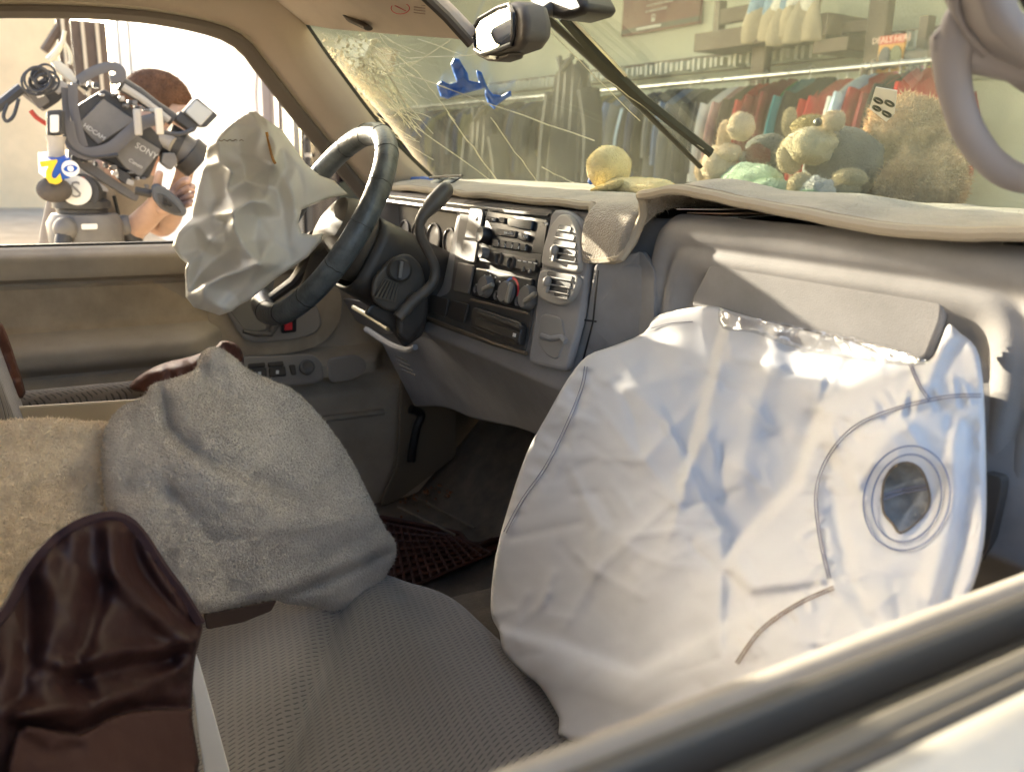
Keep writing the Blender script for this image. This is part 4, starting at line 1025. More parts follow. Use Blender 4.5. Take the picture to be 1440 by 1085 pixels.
seam_on(pb_f, [(915, 462), (940, 455), (974, 452)], 'seam', SEAM, pbag, r=.0005)
def ell(cx_, cy_, rx, ry, rot, n=36): return [(cx_ + rx * math.cos(t) * math.cos(rot) - ry * math.sin(t) * math.sin(rot), cy_ + rx * math.cos(t) * math.sin(rot) + ry * math.sin(t) * math.cos(rot)) for t in [2 * PI * i / n for i in range(n + 1)]]
BTH = M('blue_grey_thread', (.20, .23, .33), .8)
for rx, ry in ((60, 74), (48, 62)): seam_on(pb_f, ell(1275, 700, rx, ry, .25), 'vent_stitching', BTH, pbag, r=.00065, n=2)
seam_on(pb_f, [p for p in hole] + [hole[0]], 'vent_edge', M('scorched_edge', (.17, .13, .09), .9), pbag, r=.0009, n=3, lift=.0005)
back_f = Field([(a, b, pb_f.at(a, b, -.022)) for a, b in ((1225, 640), (1325, 640), (1225, 760), (1325, 760), (1275, 700))], folds=[([(1235, 690), (1310, 670)], .005, 5, 1), ([(1260, 745), (1300, 690)], .008, 6, 1), ([(1250, 660), (1300, 735)], -.004, 6, 1)], nz=((.004, 20, 2),))
relief('vent_lining', ell(1273, 700, 44, 60, .2)[:-1], back_f, M('sooty_nylon', (.42, .40, .36), .7, var=.35, vscale=25), pbag, step=4, th=.004, edge=(6, .002))
seam_on(back_f, [(1240, 700), (1270, 690), (1306, 684)], 'lining_seam', SEAM, pbag, r=.0009, gap=2.5, lift=.004)
# clear plastic strip where the bag leaves the lid
TAPE = bpy.data.materials.new('clear_film'); TAPE.use_nodes = True
t_ = TAPE.node_tree; t_.nodes.clear(); N_ = t_.nodes.new; L_ = t_.links.new
o_ = N_('ShaderNodeOutputMaterial'); a_ = N_('ShaderNodeBsdfTransparent'); g_ = N_('ShaderNodeBsdfGlossy'); g_.inputs['Roughness'].default_value = .12
x_ = N_('ShaderNodeMixShader'); x_.inputs[0].default_value = .22; L_(a_.outputs[0], x_.inputs[1]); L_(g_.outputs[0], x_.inputs[2]); L_(x_.outputs[0], o_.inputs[0])
tf = Field([(a, b, pb_f.at(a, b, .008)) for a, b in ((1020, 445), (1100, 460), (1200, 480), (1300, 500), (1150, 500), (1050, 470))], rand=jitter_net(980, 420, 1340, 540, 22, .003), nz=((.003, 14, 4),))
relief('plastic_film', [(1012, 432), (1040, 440), (1100, 452), (1200, 472), (1300, 502), (1285, 514), (1200, 505), (1120, 490), (1060, 468), (1016, 462)], tf, TAPE, CAR, step=5, th=.002, edge=(3, .001), smooth_n=3)

# driver airbag: hand-placed facets of the crumple
def c6(X, Y): return (220 + X / 3.618, 150 + Y / 3.618)
db_ol = [c6(*p) for p in [(470, 25), (505, 25), (560, 65), (640, 120), (690, 190), (760, 290), (830, 350), (900, 375), (975, 445), (860, 472), (738, 525), (722, 590), (738, 642), (800, 652), (850, 645), (836, 690), (770, 765), (700, 810), (600, 880), (470, 985), (430, 1005), (385, 1040), (320, 1062), (260, 1042), (190, 1020), (150, 970), (145, 830), (155, 800), (120, 770), (80, 710), (100, 640), (170, 560), (205, 400), (240, 290), (270, 150), (330, 130), (400, 70)]]
fac = [(400, 90, 1), (480, 60, 0), (530, 100, 2), (560, 180, 1), (310, 175, 3), (420, 200, -2), (500, 230, 2), (590, 290, 3.4), (250, 270, 0), (330, 285, 2.2), (385, 330, 4), (360, 420, 0), (450, 380, -2), (550, 470, 1.8), (480, 480, 3), (400, 530, 3.6), (350, 590, -.5), (290, 660, 1.3), (200, 600, 1), (130, 650, 1.2), (225, 725, -2.5), (180, 560, -.5),
       (392, 605, 3.4), (270, 690, 1.8), (430, 695, 2.6), (530, 800, 4), (545, 755, 3), (500, 690, -1.5), (600, 680, 0), (520, 560, -1), (640, 560, -2.4), (250, 905, 3), (240, 965, 2.4), (340, 862, 3), (430, 835, 3.6), (330, 760, -2), (205, 870, -1.8), (170, 830, 1.2), (160, 960, .5), (380, 940, -.5), (300, 1010, 1.2), (480, 890, 1.2), (600, 800, 0), (680, 740, -1), (700, 530, -1), (680, 400, .7), (720, 300, 1.8), (640, 200, 1.2),
       (780, 420, .6), (640, 330, -1), (610, 420, -2.4), (900, 420, 0), (580, 140, .5), (20, 400, -1), (60, 1000, -1), (500, 1100, -1), (1000, 400, 0), (900, 700, -1), (450, -20, 0), (800, 200, 0), (300, 470, -1), (240, 480, .6), (440, 290, -1.5), (350, 700, .6), (120, 720, .6), (90, 700, .4), (280, 560, .8)]
db_f = Field(ctrl_x([(350, 165, -.40), (270, 240, -.42), (245, 345, -.40), (300, 435, -.37), (265, 400, -.385), (350, 300, -.345), (400, 380, -.315), (430, 250, -.345), (488, 275, -.37), (470, 330, -.315)]),
             facets=[(*c6(a, b), o * .0125) for a, b, o in fac], folds=[([c6(*p) for p in pl], am * 1.45, w_, 1) for pl, am, w_ in (([(265, 305), (330, 285), (385, 330), (360, 430)], .014, 6), ([(350, 560), (400, 528), (480, 478), (560, 500)], .014, 6), ([(385, 540), (395, 620), (440, 700), (530, 800)], .014, 6), ([(535, 800), (430, 832), (340, 862), (250, 905), (232, 1000)], .016, 7), ([(592, 290), (575, 380), (555, 470)], .016, 7), ([(300, 170), (420, 240), (500, 262), (600, 300)], .013, 6), ([(165, 820), (290, 672), (390, 600)], .013, 6), ([(100, 770), (222, 722)], -.010, 6), ([(450, 380), (520, 420), (560, 460)], -.012, 7), ([(500, 540), (600, 690), (680, 745)], -.010, 7), ([(560, 80), (600, 200), (612, 290)], .012, 6), ([(620, 320), (690, 440), (715, 570)], .010, 8), ([(720, 320), (740, 420), (735, 520)], -.009, 7), ([(200, 870), (300, 780), (380, 700)], -.010, 7), ([(600, 800), (500, 870), (400, 960), (330, 1040)], .010, 7))], rand=jitter_net(200, 130, 520, 460, 30, .0012), nz=((.0012, 26, 8),))
dbag = relief('driver_airbag', db_ol, db_f, BAGT, CAR, step=2.4, th=.13, edge=(6, .010), iters=5)
SC = M('scorch_amber', (.45, .22, .05), .6, var=.4, vscale=40)
seam_on(db_f, [c6(560, 130), c6(575, 200), c6(590, 260), c6(605, 290)], 'scorched_fold', SC, dbag, r=.0022, lift=.0005)
MB().tube([db_f.at(*c6(x, 172 + 4 * math.sin(x)), .001) for x in range(320, 450, 8)], .0009, 5).build('frayed_stitching', M('frayed', (.35, .3, .24), .8), dbag)

# ------------------------------------------------------------------ THINGS LYING IN THE CAR
# dash mat
def mat_fn(u, v):
    x = -.66 + 1.40 * u
    yb = 1.10 - .30 * (x / .78) ** 2
    wh = sst(.078, .105, x) * (1 - sst(.185, .205, x)); wl = sst(.19, .215, x)
    wv = .004 * math.sin(x * 23) + .003 * math.sin(x * 51 + 1)
    zf = 1.502 + .010 * math.exp(-((x - .28) / .05) ** 2) - .012 * sst(.36, .55, x) + .018 * sst(.58, .74, x)
    y0 = .648 + .05 * sst(-.58, -.68, x)
    flat = [(yb, 1.490), (.86, 1.4905), (y0 + .08, 1.4895), (y0 + .03, 1.4865), (y0 + .000, 1.4785)]
    hang = [(yb, 1.490), (.86, 1.490), (.675, 1.489), (.627, 1.470), (.620 + wv, 1.408 + .02 * (x - .06) / .14)]
    lift = [(yb, 1.490), (.90, 1.4915), (.78, 1.4985 + wv), (.68, zf + .004), (.615, zf - .004)]
    c = [Vector((0, (f[0] * (1 - wh) + h[0] * wh) * (1 - wl) + l[0] * wl, (f[1] * (1 - wh) + h[1] * wh) * (1 - wl) + l[1] * wl)) for f, h, l in zip(flat, hang, lift)]
    t = v * 4; i = min(3, int(t)); t -= i
    g_ = lambda q: c[max(0, min(4, q))]
    p0, p1, p2, p3 = g_(i - 1), g_(i), g_(i + 1), g_(i + 2)
    p = .5 * ((2 * p1) + (p2 - p0) * t + (2 * p0 - 5 * p1 + 4 * p2 - p3) * t * t + (3 * p1 - p0 - 3 * p2 + p3) * t ** 3)
    n = noise.fractal(Vector((x * 14, p.y * 14, p.z * 14)), 1, 2, 3)
    return (x, p.y, p.z + .0022 * n)
dm = MB().grid(mat_fn, 280, 80).build('dash_mat', MATC, None, solid=.006, offs=1)
pile(dm, 130000, .0048, .0008, MATC, 'carpet_pile', 5, .8, CAM, True)
tag(dm, 'tan carpet mat laid along the dashboard top, curled up at its right end', 'dash mat')
MB().tube([Vector(mat_fn(i / 220, 1.0)) + Vector((0, -.001, .004)) for i in range(221)], .0055, 8).build('mat_binding', MATE, dm)
MB().tube([Vector(mat_fn(i / 220, .955)) + Vector((0, -.001, .0075)) for i in range(221)], .0010, 5).build('mat_stitching', M('mat_thread', (.25, .2, .15), .9), dm)
# papers tucked under the curled edge
for i, (a, rot, w) in enumerate((((985, 293), .15, .06), ((1000, 296), -.05, .07), ((1012, 299), .3, .05))):
    p = ony(*a, .675); T = Matrix.Translation(p) @ Matrix.Rotation(rot, 4, 'Z') @ Matrix.Rotation(-.05, 4, 'Y')
    o = MB().box((0, .04, -.001 - .002 * i), (w, .09, .0012), T).build('paper', [PAPER, M('buff_paper', (.6, .42, .28), .7), PAPER][i], None, smooth=False)
    tag(o, ['topmost white slip sticking out under the curled dash mat', 'buff card tucked under the curled dash mat edge', 'lowest white slip under the curled dash mat edge'][i], 'paper', 'papers tucked under the dash mat')
# towel over the centre seat
tw_ol = [(150, 600), (168, 575), (204, 556), (214, 541), (248, 531), (274, 520), (283, 497), (300, 488), (326, 500), (350, 521), (382, 535), (415, 550), (450, 585), (480, 625), (502, 662), (522, 704), (540, 740), (556, 764), (554, 790), (546, 802), (532, 836), (521, 858), (480, 860), (440, 853), (404, 848), (380, 842), (330, 853), (285, 861), (262, 850), (232, 822), (196, 796), (162, 760), (148, 700), (143, 650), (145, 620)]
tw_f = Field(ctrl_x([(150, 610, .0), (215, 545, -.06), (300, 490, -.10), (420, 556, -.09), (490, 640, -.055), (555, 770, -.02), (521, 856, -.005), (450, 850, .03), (285, 860, .105), (200, 790, .10), (150, 690, .045), (300, 620, .035), (250, 700, .075), (400, 680, .015), (350, 780, .07), (460, 760, .02), (330, 540, -.065)]),
             folds=[([(222, 548), (230, 600), (254, 630), (305, 660), (380, 690)], .016, 40, 2), ([(296, 488), (340, 516), (395, 543), (440, 580)], -.010, 30, 2), ([(470, 640), (430, 700), (360, 760)], .007, 10, 1), ([(240, 690), (300, 760), (330, 840)], -.007, 10, 1), ([(520, 720), (440, 740), (340, 745)], .006, 9, 1), ([(226, 556), (234, 600), (256, 628), (300, 655)], -.008, 9), ([(250, 545), (262, 590), (290, 622)], .010, 14), ([(283, 505), (292, 540), (330, 560)], -.010, 8), ([(300, 495), (350, 530), (410, 560)], .008, 12), ([(355, 524), (330, 518), (290, 520)], -.006, 7),
                    ([(300, 655), (380, 690), (420, 720)], -.006, 16), ([(190, 640), (200, 700), (240, 760)], .006, 22), ([(420, 600), (440, 690), (400, 760)], .006, 24), ([(250, 700), (210, 745)], -.006, 12),
                    ([(556, 772), (520, 792), (470, 812), (395, 842)], -.016, 7), ([(545, 765), (500, 783), (440, 806), (380, 832)], .010, 11)],
             nz=((.010, 70, 1), (.0032, 22, 5), (.0016, 7, 7)))
tw = relief('towel', tw_ol, tw_f, TOWEL, None, step=3.6, th=.05, edge=(20, .03), smooth_n=4, iters=1, wob=1.2)
pile(tw, 150000, .0030, .0007, TOWEL, 'terry_pile', 3, .8, CAM)
tag(tw, 'grey beige terry towel draped in a heap over the centre seat', 'towel')
fl_f = Field(ctrl_x([(-60, 600, -.07), (60, 600, -.06), (150, 600, -.05), (-60, 760, .05), (60, 760, .05), (170, 760, .04), (-60, 1000, .16), (60, 960, .15), (180, 900, .12)]),
             folds=[([(-60, 690), (60, 682), (150, 660)], -.006, 10), ([(-60, 640), (60, 632), (150, 622)], .006, 18), ([(0, 790), (60, 815), (110, 850)], -.005, 8)], nz=((.008, 60, 2), (.004, 16, 8), (.002, 6, 3)))
fl = relief('fleece_cover', [(-70, 596), (0, 592), (60, 588), (120, 592), (165, 602), (185, 680), (200, 760), (210, 850), (180, 940), (60, 1010), (-70, 1040)], fl_f, FLEECE, None, step=4.5, th=.04, edge=(10, .014), smooth_n=3)
pile(fl, 70000, .0042, .0008, FLEECE, 'fleece_pile', 4, .9, CAM)
tag(fl, 'cream fleece cover spread on the seat left of the grey towel', 'seat cover')
# brown satin jacket over the near seat back
def j6(X, Y): return (X / 2.334, 620 + Y / 2.334)
jk_ol = [(-40, 905), (5, 862), (38, 802), (74, 760), (110, 736), (150, 724), (176, 729), (197, 748), (226, 792), (255, 832), (283, 876), (282, 896), (274, 930), (270, 1000), (280, 1085), (290, 1130), (-40, 1130)]
jk_f = Field(ctrl_x([(0, 870, .40), (60, 780, .36), (165, 726, .335), (230, 800, .33), (283, 880, .33), (272, 1000, .36), (285, 1120, .38), (0, 1000, .45), (0, 1120, .46), (140, 900, .40), (140, 1100, .44), (210, 960, .37)]),
             folds=[([j6(*p) for p in ((360, 300), (375, 430), (460, 530), (560, 615), (640, 650))], .016, 14), ([j6(*p) for p in ((430, 330), (480, 450), (560, 540), (630, 600))], -.010, 10), ([j6(*p) for p in ((330, 480), (290, 620), (240, 760), (290, 850))], -.014, 15),
                    ([j6(*p) for p in ((210, 740), (420, 680), (520, 680), (640, 655))], .014, 12), ([j6(*p) for p in ((60, 900), (250, 870), (430, 830), (625, 720))], .015, 13), ([j6(*p) for p in ((220, 790), (420, 740), (560, 720))], -.012, 12), ([j6(*p) for p in ((60, 940), (250, 960), (420, 880), (620, 870))], -.014, 10),
                    ([j6(*p) for p in ((150, 380), (180, 520), (160, 700))], .010, 18), ([j6(*p) for p in ((90, 480), (90, 700), (60, 850))], -.008, 14), ([j6(*p) for p in ((240, 300), (250, 450), (230, 600))], .008, 16), ([j6(*p) for p in ((490, 380), (540, 470), (600, 560))], .007, 7)],
             rand=jitter_net(-60, 700, 320, 1140, 34, .0022), nz=((.004, 55, 4),))
for i in range(26):
    p = (r2.uniform(20, 250), r2.uniform(760, 1000)); a = r2.uniform(.2, 1.5); l = r2.uniform(25, 80)
    jk_f.folds.append(([p, (p[0] + math.cos(a) * l * .5 + 5, p[1] + math.sin(a) * l * .5), (p[0] + math.cos(a) * l, p[1] + math.sin(a) * l)], r2.choice((-1, 1)) * r2.uniform(.001, .003), r2.uniform(3, 6), 1))
jk = relief('jacket', jk_ol, jk_f, LEATB, None, step=4, th=.03, edge=(9, .010), smooth_n=3, iters=2)
tag(jk, 'brown satin jacket hanging over the near seat, large in the lower left corner', 'jacket')
seam_on(jk_f, [(-40, 908), (5, 864), (38, 804), (74, 762), (110, 738), (150, 727), (176, 732), (197, 751), (226, 795), (255, 835), (282, 878)], 'jacket_hem', PIPING, jk, r=.0045, lift=-.002)
lp_f = Field([(a, b, jk_f.at(a, b, .026)) for a, b in ((30, 1020), (150, 1010), (265, 1000), (30, 1120), (150, 1120), (275, 1120))], folds=[([(20, 1030), (70, 1060), (110, 1050)], -.006, 10)], nz=((.003, 40, 3),))
relief('jacket_panel', [(22, 1030), (60, 1022), (110, 1032), (150, 1010), (190, 998), (262, 996), (270, 1010), (262, 1130), (30, 1130)], lp_f, M('jacket_matt', (.055, .027, .023), .75, .2, bump=.3, bscale=300, bdist=.0008), jk, step=5, th=.006, edge=(6, .006), smooth_n=2)
wp = plate('paper', [(271, 905), (280, 930), (300, 1000), (322, 1080), (330, 1120), (292, 1120), (280, 1040), (270, 960)], lambda a, b: onx(a, b, .30), .002, (1, 0, .2), PAPER, None)
tag(wp, 'white sheet wedged upright between the brown satin jacket and the woven seat', 'paper')
st_ = plate('strap', [(286, 862), (330, 855), (388, 843), (380, 858), (340, 874), (290, 884)], lambda a, b: onx(a, b, .08), .006, (1, 0, .4), M('strap_brown', (.05, .03, .022), .7), None, rnd=4)
tag(st_, 'dark brown belt strap showing below the towel edge', 'strap')
# leather jacket on the driver seat: sleeve and, further left, the shoulder strip
sl_f = Field(ctrl_x([(190, 540, -.42), (260, 505, -.40), (320, 482, -.40), (338, 500, -.41), (250, 525, -.37)]), folds=[([(235, 510), (240, 530)], -.010, 6), ([(265, 503), (272, 520)], -.008, 5), ([(300, 488), (310, 510)], -.008, 5), ([(215, 525), (300, 505)], .010, 8)], nz=((.006, 20, 2), (.002, 8, 1)))
sl = relief('leather_jacket', [(182, 546), (196, 528), (228, 511), (268, 501), (300, 489), (312, 479), (330, 482), (341, 496), (340, 520), (300, 530), (250, 545), (215, 552)], sl_f, LEATC, None, step=3, th=.04, edge=(8, .015), smooth_n=3)
tag(sl, 'brown leather jacket sleeve lying on the driver seat behind the towel', 'jacket')
sh_f = Field(ctrl_x([(-20, 440, -.45), (10, 470, -.46), (35, 555, -.46), (-20, 540, -.44)]), folds=[([(-10, 450), (22, 540)], .008, 6)], nz=((.004, 14, 2),))
sh = relief('leather_jacket', [(-40, 430), (-5, 446), (10, 470), (24, 512), (36, 552), (24, 560), (8, 540), (-6, 515), (-40, 480)], sh_f, LEATC, None, step=3, th=.02, edge=(6, .008), smooth_n=2)
tag(sh, 'brown leather strip of a jacket at the left edge, in front of the door panel', 'jacket')
# floor mat
fz = lambda a, b: onz(a, b, .795)
fm = thing('floor_mat', 'dark red brown rubber floor mat with a grid of pits in the driver footwell', 'floor mat', onz(620, 770, .79))
fo = [(532, 726), (560, 731), (646, 749), (656, 762), (672, 766), (690, 758), (706, 756), (702, 774), (640, 801), (585, 820), (540, 840), (500, 780)]
plate('mat_base', fo, lambda a, b: onz(a, b, .785), .006, (0, 0, 1), FMAT, fm, rnd=6, bevel=.002)
mb = MB()
def fmap(s, t): return Vector((535, 735)).lerp(Vector((650, 756)), s).lerp(Vector((548, 838)).lerp(Vector((690, 778)), s), t)
for k in range(13):
    a = fmap(k / 12, 0); b = fmap(k / 12, 1); mb.tube([fz(*a), fz(*b)], .0035, 6)
for k in range(9):
    a = fmap(0, k / 8); b = fmap(1, k / 8); mb.tube([fz(*a), fz(*b)], .0035, 6)
tag(mb.build('mat_ribs', FMAT, fm), kind='stuff')
MB().tube([fz(*p) for p in ((528, 727), (560, 732), (646, 750), (658, 764), (674, 768), (690, 760), (706, 757))], .006, 8).build('mat_rim', FMAT, fm)
# floor moulding lines beyond the mat
for a, b in (((560, 712), (640, 752)), ((588, 700), (668, 742)), ((625, 694), (702, 736))):
    MB().tube([onz(*a, .80), onz(*b, .80)], .003, 6).build('floor_rib', FLOORV, CAR)
mb = MB()
for i in range(90):
    a = (630 + rng.gauss(0, 42), 690 + rng.gauss(0, 26)); a = (a[0], 705 - (a[0] - 560) * .25 + rng.gauss(0, 8))
    mb.ball(onz(a[0], a[1], .808), rng.uniform(.0015, .004), n=5, m=4)
tag(mb.build('debris', M('rusty_crumbs', (.22, .10, .045), .9), None), kind='stuff')

# blue gloves
def gl5(X, Y): return (460 + X / 3.6, Y / 3.6)
g_ol = [gl5(*p) for p in [(625, 325), (640, 295), (668, 298), (692, 340), (712, 372), (718, 408), (768, 418), (752, 352), (782, 366), (802, 418), (816, 450), (842, 478), (882, 484), (930, 458), (934, 488), (902, 502), (862, 532), (846, 556), (814, 522), (798, 482), (800, 446), (720, 468), (660, 482), (610, 502), (574, 490), (553, 428), (580, 408), (620, 428), (656, 414), (640, 372)]]
g_f = Field([(a, b, ws_hit(a, b, -.022)) for a, b in ((615, 115), (640, 85), (640, 125), (680, 120), (672, 100), (690, 145), (718, 130), (665, 105))],
            facets=[(*gl5(a, b), o * .008) for a, b, o in ((645, 320, 1), (670, 350, -.5), (690, 390, 1.2), (600, 430, 1.2), (570, 460, -.3), (640, 450, -1.5), (700, 440, .3), (740, 435, 1.4), (770, 430, -.3), (770, 380, 1), (800, 440, 1), (820, 490, -.8), (840, 500, 1), (870, 500, -.3), (910, 480, .8), (845, 540, .6), (620, 490, .8), (540, 400, 0), (640, 270, 0), (960, 440, 0), (960, 520, 0), (830, 600, 0), (560, 540, 0), (860, 380, 0), (700, 300, 0), (590, 340, 0), (720, 540, 0))],
            rand=jitter_net(600, 70, 740, 170, 9, .0022))
gv = relief('glove', g_ol, g_f, GLOVE, None, step=1.8, th=.016, edge=(3, .004), iters=0)
tag(gv, 'crumpled blue rubber glove clinging to the outside of the cracked windscreen', 'glove')
g2_f = Field([(a, b, ony(a, b - 3, .725)) for a, b in ((538, 250), (560, 248), (600, 252), (640, 248), (560, 262), (620, 262))], rand=jitter_net(520, 230, 660, 275, 8, .005))
gw = relief('glove', [(536, 250), (548, 243), (562, 245), (580, 249), (598, 248), (612, 251), (628, 246), (642, 247), (640, 258), (600, 262), (560, 263), (536, 262)], g2_f, GLOVE, None, step=1.8, th=.03, edge=(4, .006), iters=1)
tag(gw, 'crumpled blue rubber glove on the dash top beside the windscreen pillar', 'glove')
sg = thing('sunglasses', 'folded dark sunglasses lying on the dash top behind the wheel', 'sunglasses', ony(625, 256, .73))
for a in (616, 634):
    T = frame(ony(a, 253, .70), (0, -.5, 1)); MB().lathe([(.020, -.002), (.021, .0), (.017, .0015), (.0005, .0025)], 18, T).build('lens', BLACK, sg)
MB().tube([ony(604, 250, .70), ony(625, 248, .70), ony(650, 247, .70)], .0022, 6).build('temple', DARKB, sg)

# yellow plush on the dash
yp = thing('plush_toy', 'yellow plush duckling lying on the dash mat against the windscreen', 'plush toy', onz(870, 272, 1.498))
yy = .80
def pb3(px, py, y=yy): return ony(px, py, y)
MB().ball(pb3(856, 236), (.035, .035, .033), nz=.05).build('head', YPLUSH, yp, sub=1)
MB().tube(catmull([pb3(862, 264), pb3(890, 266), pb3(925, 268), pb3(940, 268)], 4), [.022, .023, .024, .024, .025, .025, .025, .025, .024, .023, .022, .018, .006], 14, flat=.7).build('body', YPLUSH, yp, sub=1)
MB().tube(catmull([pb3(834, 270, yy - .03), pb3(850, 266, yy - .035), pb3(866, 260, yy - .03), pb3(874, 256, yy - .02)], 4), [.004, .009, .012, .013, .014, .014, .014, .013, .012, .011, .009, .007, .003], 12, flat=.45).build('wing', YPLUSH, yp, sub=1)
for ch in list(yp.children): pile(ch, 6000, .0016, .0005, YPLUSH, 'plush_pile', 6, .8, CAM)
MB().tube([pb3(834, 252, yy - .02), pb3(828, 258, yy - .025)], [.008, .003], 8).build('beak', GLOVE, yp)
# plush toys lying on the bonnet edge, right behind the glass
def plush(label, parts, name='plush_toy', group='plush toys behind the windscreen', cat='plush toy'):
    p0 = parts[0][1]; t = thing(name, label, cat, ony(p0[0], p0[1], p0[2]), group)
    for nm, c, r, mt, nzz in parts:
        q = MB().ball(ony(c[0], c[1], c[2]), r, nz=nzz * 1.3, seed=c[0], n=28, m=18).build(nm, mt, t)
        if mt is not BLACK: pile(q, 9000 if mt is BRN else 2500, .010 if mt is BRN else .0045, .0012 if mt is BRN else .0007, mt, 'plush_pile', 7, .8, CAM)
    return t
PL = lambda n, c, v=.15: M(n, c, 1, .05, bump=1, bscale=350, var=v, vscale=25, sheen=.3, bdist=.003)
CRM = PL('cream_plush', (.58, .46, .32)); BEI = PL('beige_plush', (.42, .35, .22)); MNT = PL('mint_plush', (.30, .40, .28)); BRN = PL('brown_fur', (.62, .42, .24), .45); GRYP = PL('grey_plush', (.10, .10, .09)); YBK = PL('ochre_plush', (.26, .19, .06)); RDP = PL('red_plush', (.16, .03, .02)); WPL = PL('white_plush', (.45, .44, .42))
yq = 1.24
plush('cream plush rabbit with raised ears behind the glass, left in the row of toys', [('body', (1010, 232, yq), (.035, .03, .035), CRM, .1), ('head', (1042, 178, yq), (.026, .026, .026), CRM, .1), ('ear', (1018, 195, yq), (.013, .012, .034), CRM, .1), ('arm', (1020, 215, yq), (.040, .02, .018), CRM, .15), ('foot', (990, 240, yq), (.018, .018, .022), CRM, .1), ('foot', (1000, 258, yq), (.018, .018, .02), CRM, .1)])
plush('mint green plush lying flat behind the glass beside the cream rabbit', [('body', (1055, 252, yq), (.075, .03, .030), MNT, .12), ('head', (1085, 268, yq - .03), (.045, .03, .022), MNT, .12)])
plush('dark plush with red chest behind the glass above the mint toy', [('body', (1080, 215, yq + .05), (.055, .03, .035), GRYP, .1), ('chest', (1068, 218, yq + .03), (.035, .02, .02), RDP, .15), ('ear', (1110, 172, yq + .05), (.012, .012, .026), BEI, .1), ('collar', (1045, 220, yq + .02), (.020, .012, .006), WPL, .1)])
plush('beige plush hippo with ochre back and dark eyes behind the glass', [('body', (1185, 230, yq + .03), (.075, .045, .06), GRYP, .12), ('head', (1140, 205, yq - .02), (.048, .04, .032), BEI, .12), ('back', (1140, 180, yq), (.036, .03, .022), YBK, .1), ('muzzle', (1112, 218, yq - .03), (.022, .025, .032), BEI, .1), ('ear', (1172, 170, yq - .02), (.020, .014, .016), CRM, .1), ('eye', (1150, 172, yq - .045), (.008, .006, .007), BLACK, 0), ('paw', (1195, 250, yq - .02), (.030, .02, .014), BEI, .1), ('paw', (1190, 268, yq - .02), (.022, .02, .017), BEI, .1)])
plush('small white plush with green patch lying in front of the hippo', [('body', (1150, 272, yq - .06), (.030, .02, .026), WPL, .25), ('head', (1125, 262, yq - .06), (.022, .02, .022), BEI, .1), ('patch', (1138, 278, yq - .08), (.022, .012, .012), MNT, .1)])
plush('large shaggy brown plush bear behind the glass at the right', [('body', (1290, 250, yq + .10), (.085, .06, .075), BRN, .18), ('head', (1275, 180, yq + .10), (.066, .06, .05), BRN, .2), ('leg', (1262, 275, yq + .03), (.03, .03, .05), BRN, .2)])
cd = thing('card', 'white card printed with grey rings stuck to the glass by the brown bear', 'card', ws_hit(1243, 145))
cq = [(1232, 122), (1262, 127), (1258, 160), (1247, 171), (1223, 152)]
cp_ = [ws_hit(*p, .004) for p in cq]; cn = (cp_[1] - cp_[0]).cross(cp_[3] - cp_[0]).normalized()
if cn.dot(CAM - cp_[0]) < 0: cn = -cn
MB().prism(cp_, cn * .0008).build('card_face', WHITEP, cd, smooth=False)
for c, r in (((1236, 140), .0055), ((1252, 144), .0055), ((1234, 151), .005), ((1248, 159), .0055)):
    eu = (cp_[1] - cp_[0]).normalized(); ev = cn.cross(eu)
    MB().tube([ws_hit(c[0], c[1], .004) + cn * .0016 + (eu * math.cos(t * PI / 8) + ev * math.sin(t * PI / 8)) * r * .9 for t in range(16)], .0014, 5, closed=True).build('printed_ring', M('ring_print', (.12, .13, .10), .6), cd)

# ------------------------------------------------------------------ THE STORE in front of the car
WALLC = M('store_cream_wall', (.60, .60, .47), .85, .2, bump=.2, bscale=60, var=.05, vscale=1.5)
STUCCO = M('stucco_white', (.82, .78, .70), .9, .1, bump=.4, bscale=80, var=.06, vscale=2)
BEIGEW = M('beige_stucco', (.80, .60, .36), .9, .1, bump=.4, bscale=60, var=.1, vscale=.8)
FRAMEB = M('bronze_frame', (.10, .07, .05), .5, .4, var=.2, vscale=5)
GLASSD = M('dark_shop_glass', (.03, .026, .024), .08, .6)
SHELFB = M('shelf_brown', (.12, .085, .06), .6, .3, var=.25, vscale=8)
YF, YB = 2.6, 4.5
st = thing('store_building', 'thrift store interior with cream walls seen through the windscreen', 'store', (-3, YB, 0))
MB().box((-6, YB + .1, 3.6), (22, .2, 7.2)).build('back_wall', WALLC, st)
MB().box((-6, YB - .012, 2.03), (22, .02, .05)).build('wall_rail', M('rail_cream', (.45, .43, .33), .7), st, bevel=.004)
MB().box((-6, 3.6, .01), (22, 2.0, .02)).build('store_floor', M('store_floor', (.35, .30, .24), .5, .4, var=.1), st)
MB().box((-17.1, 3.6, 3.6), (.2, 2.0, 7.2)).build('side_wall', WALLC, st)
MB().box((5.1, 3.6, 2.6), (.2, 2.0, 5.2)).build('side_wall', WALLC, st)
MB().box((-1.8, YF, 5.3), (13.4, .2, 4.5)).build('shopfront_header', STUCCO, st, bevel=.01)
for x in (-8.36, 1.5, 4.9):
    MB().box((x, YF, 1.52), (.09, .14, 3.04)).build('shopfront_post', FRAMEB, st, bevel=.006)
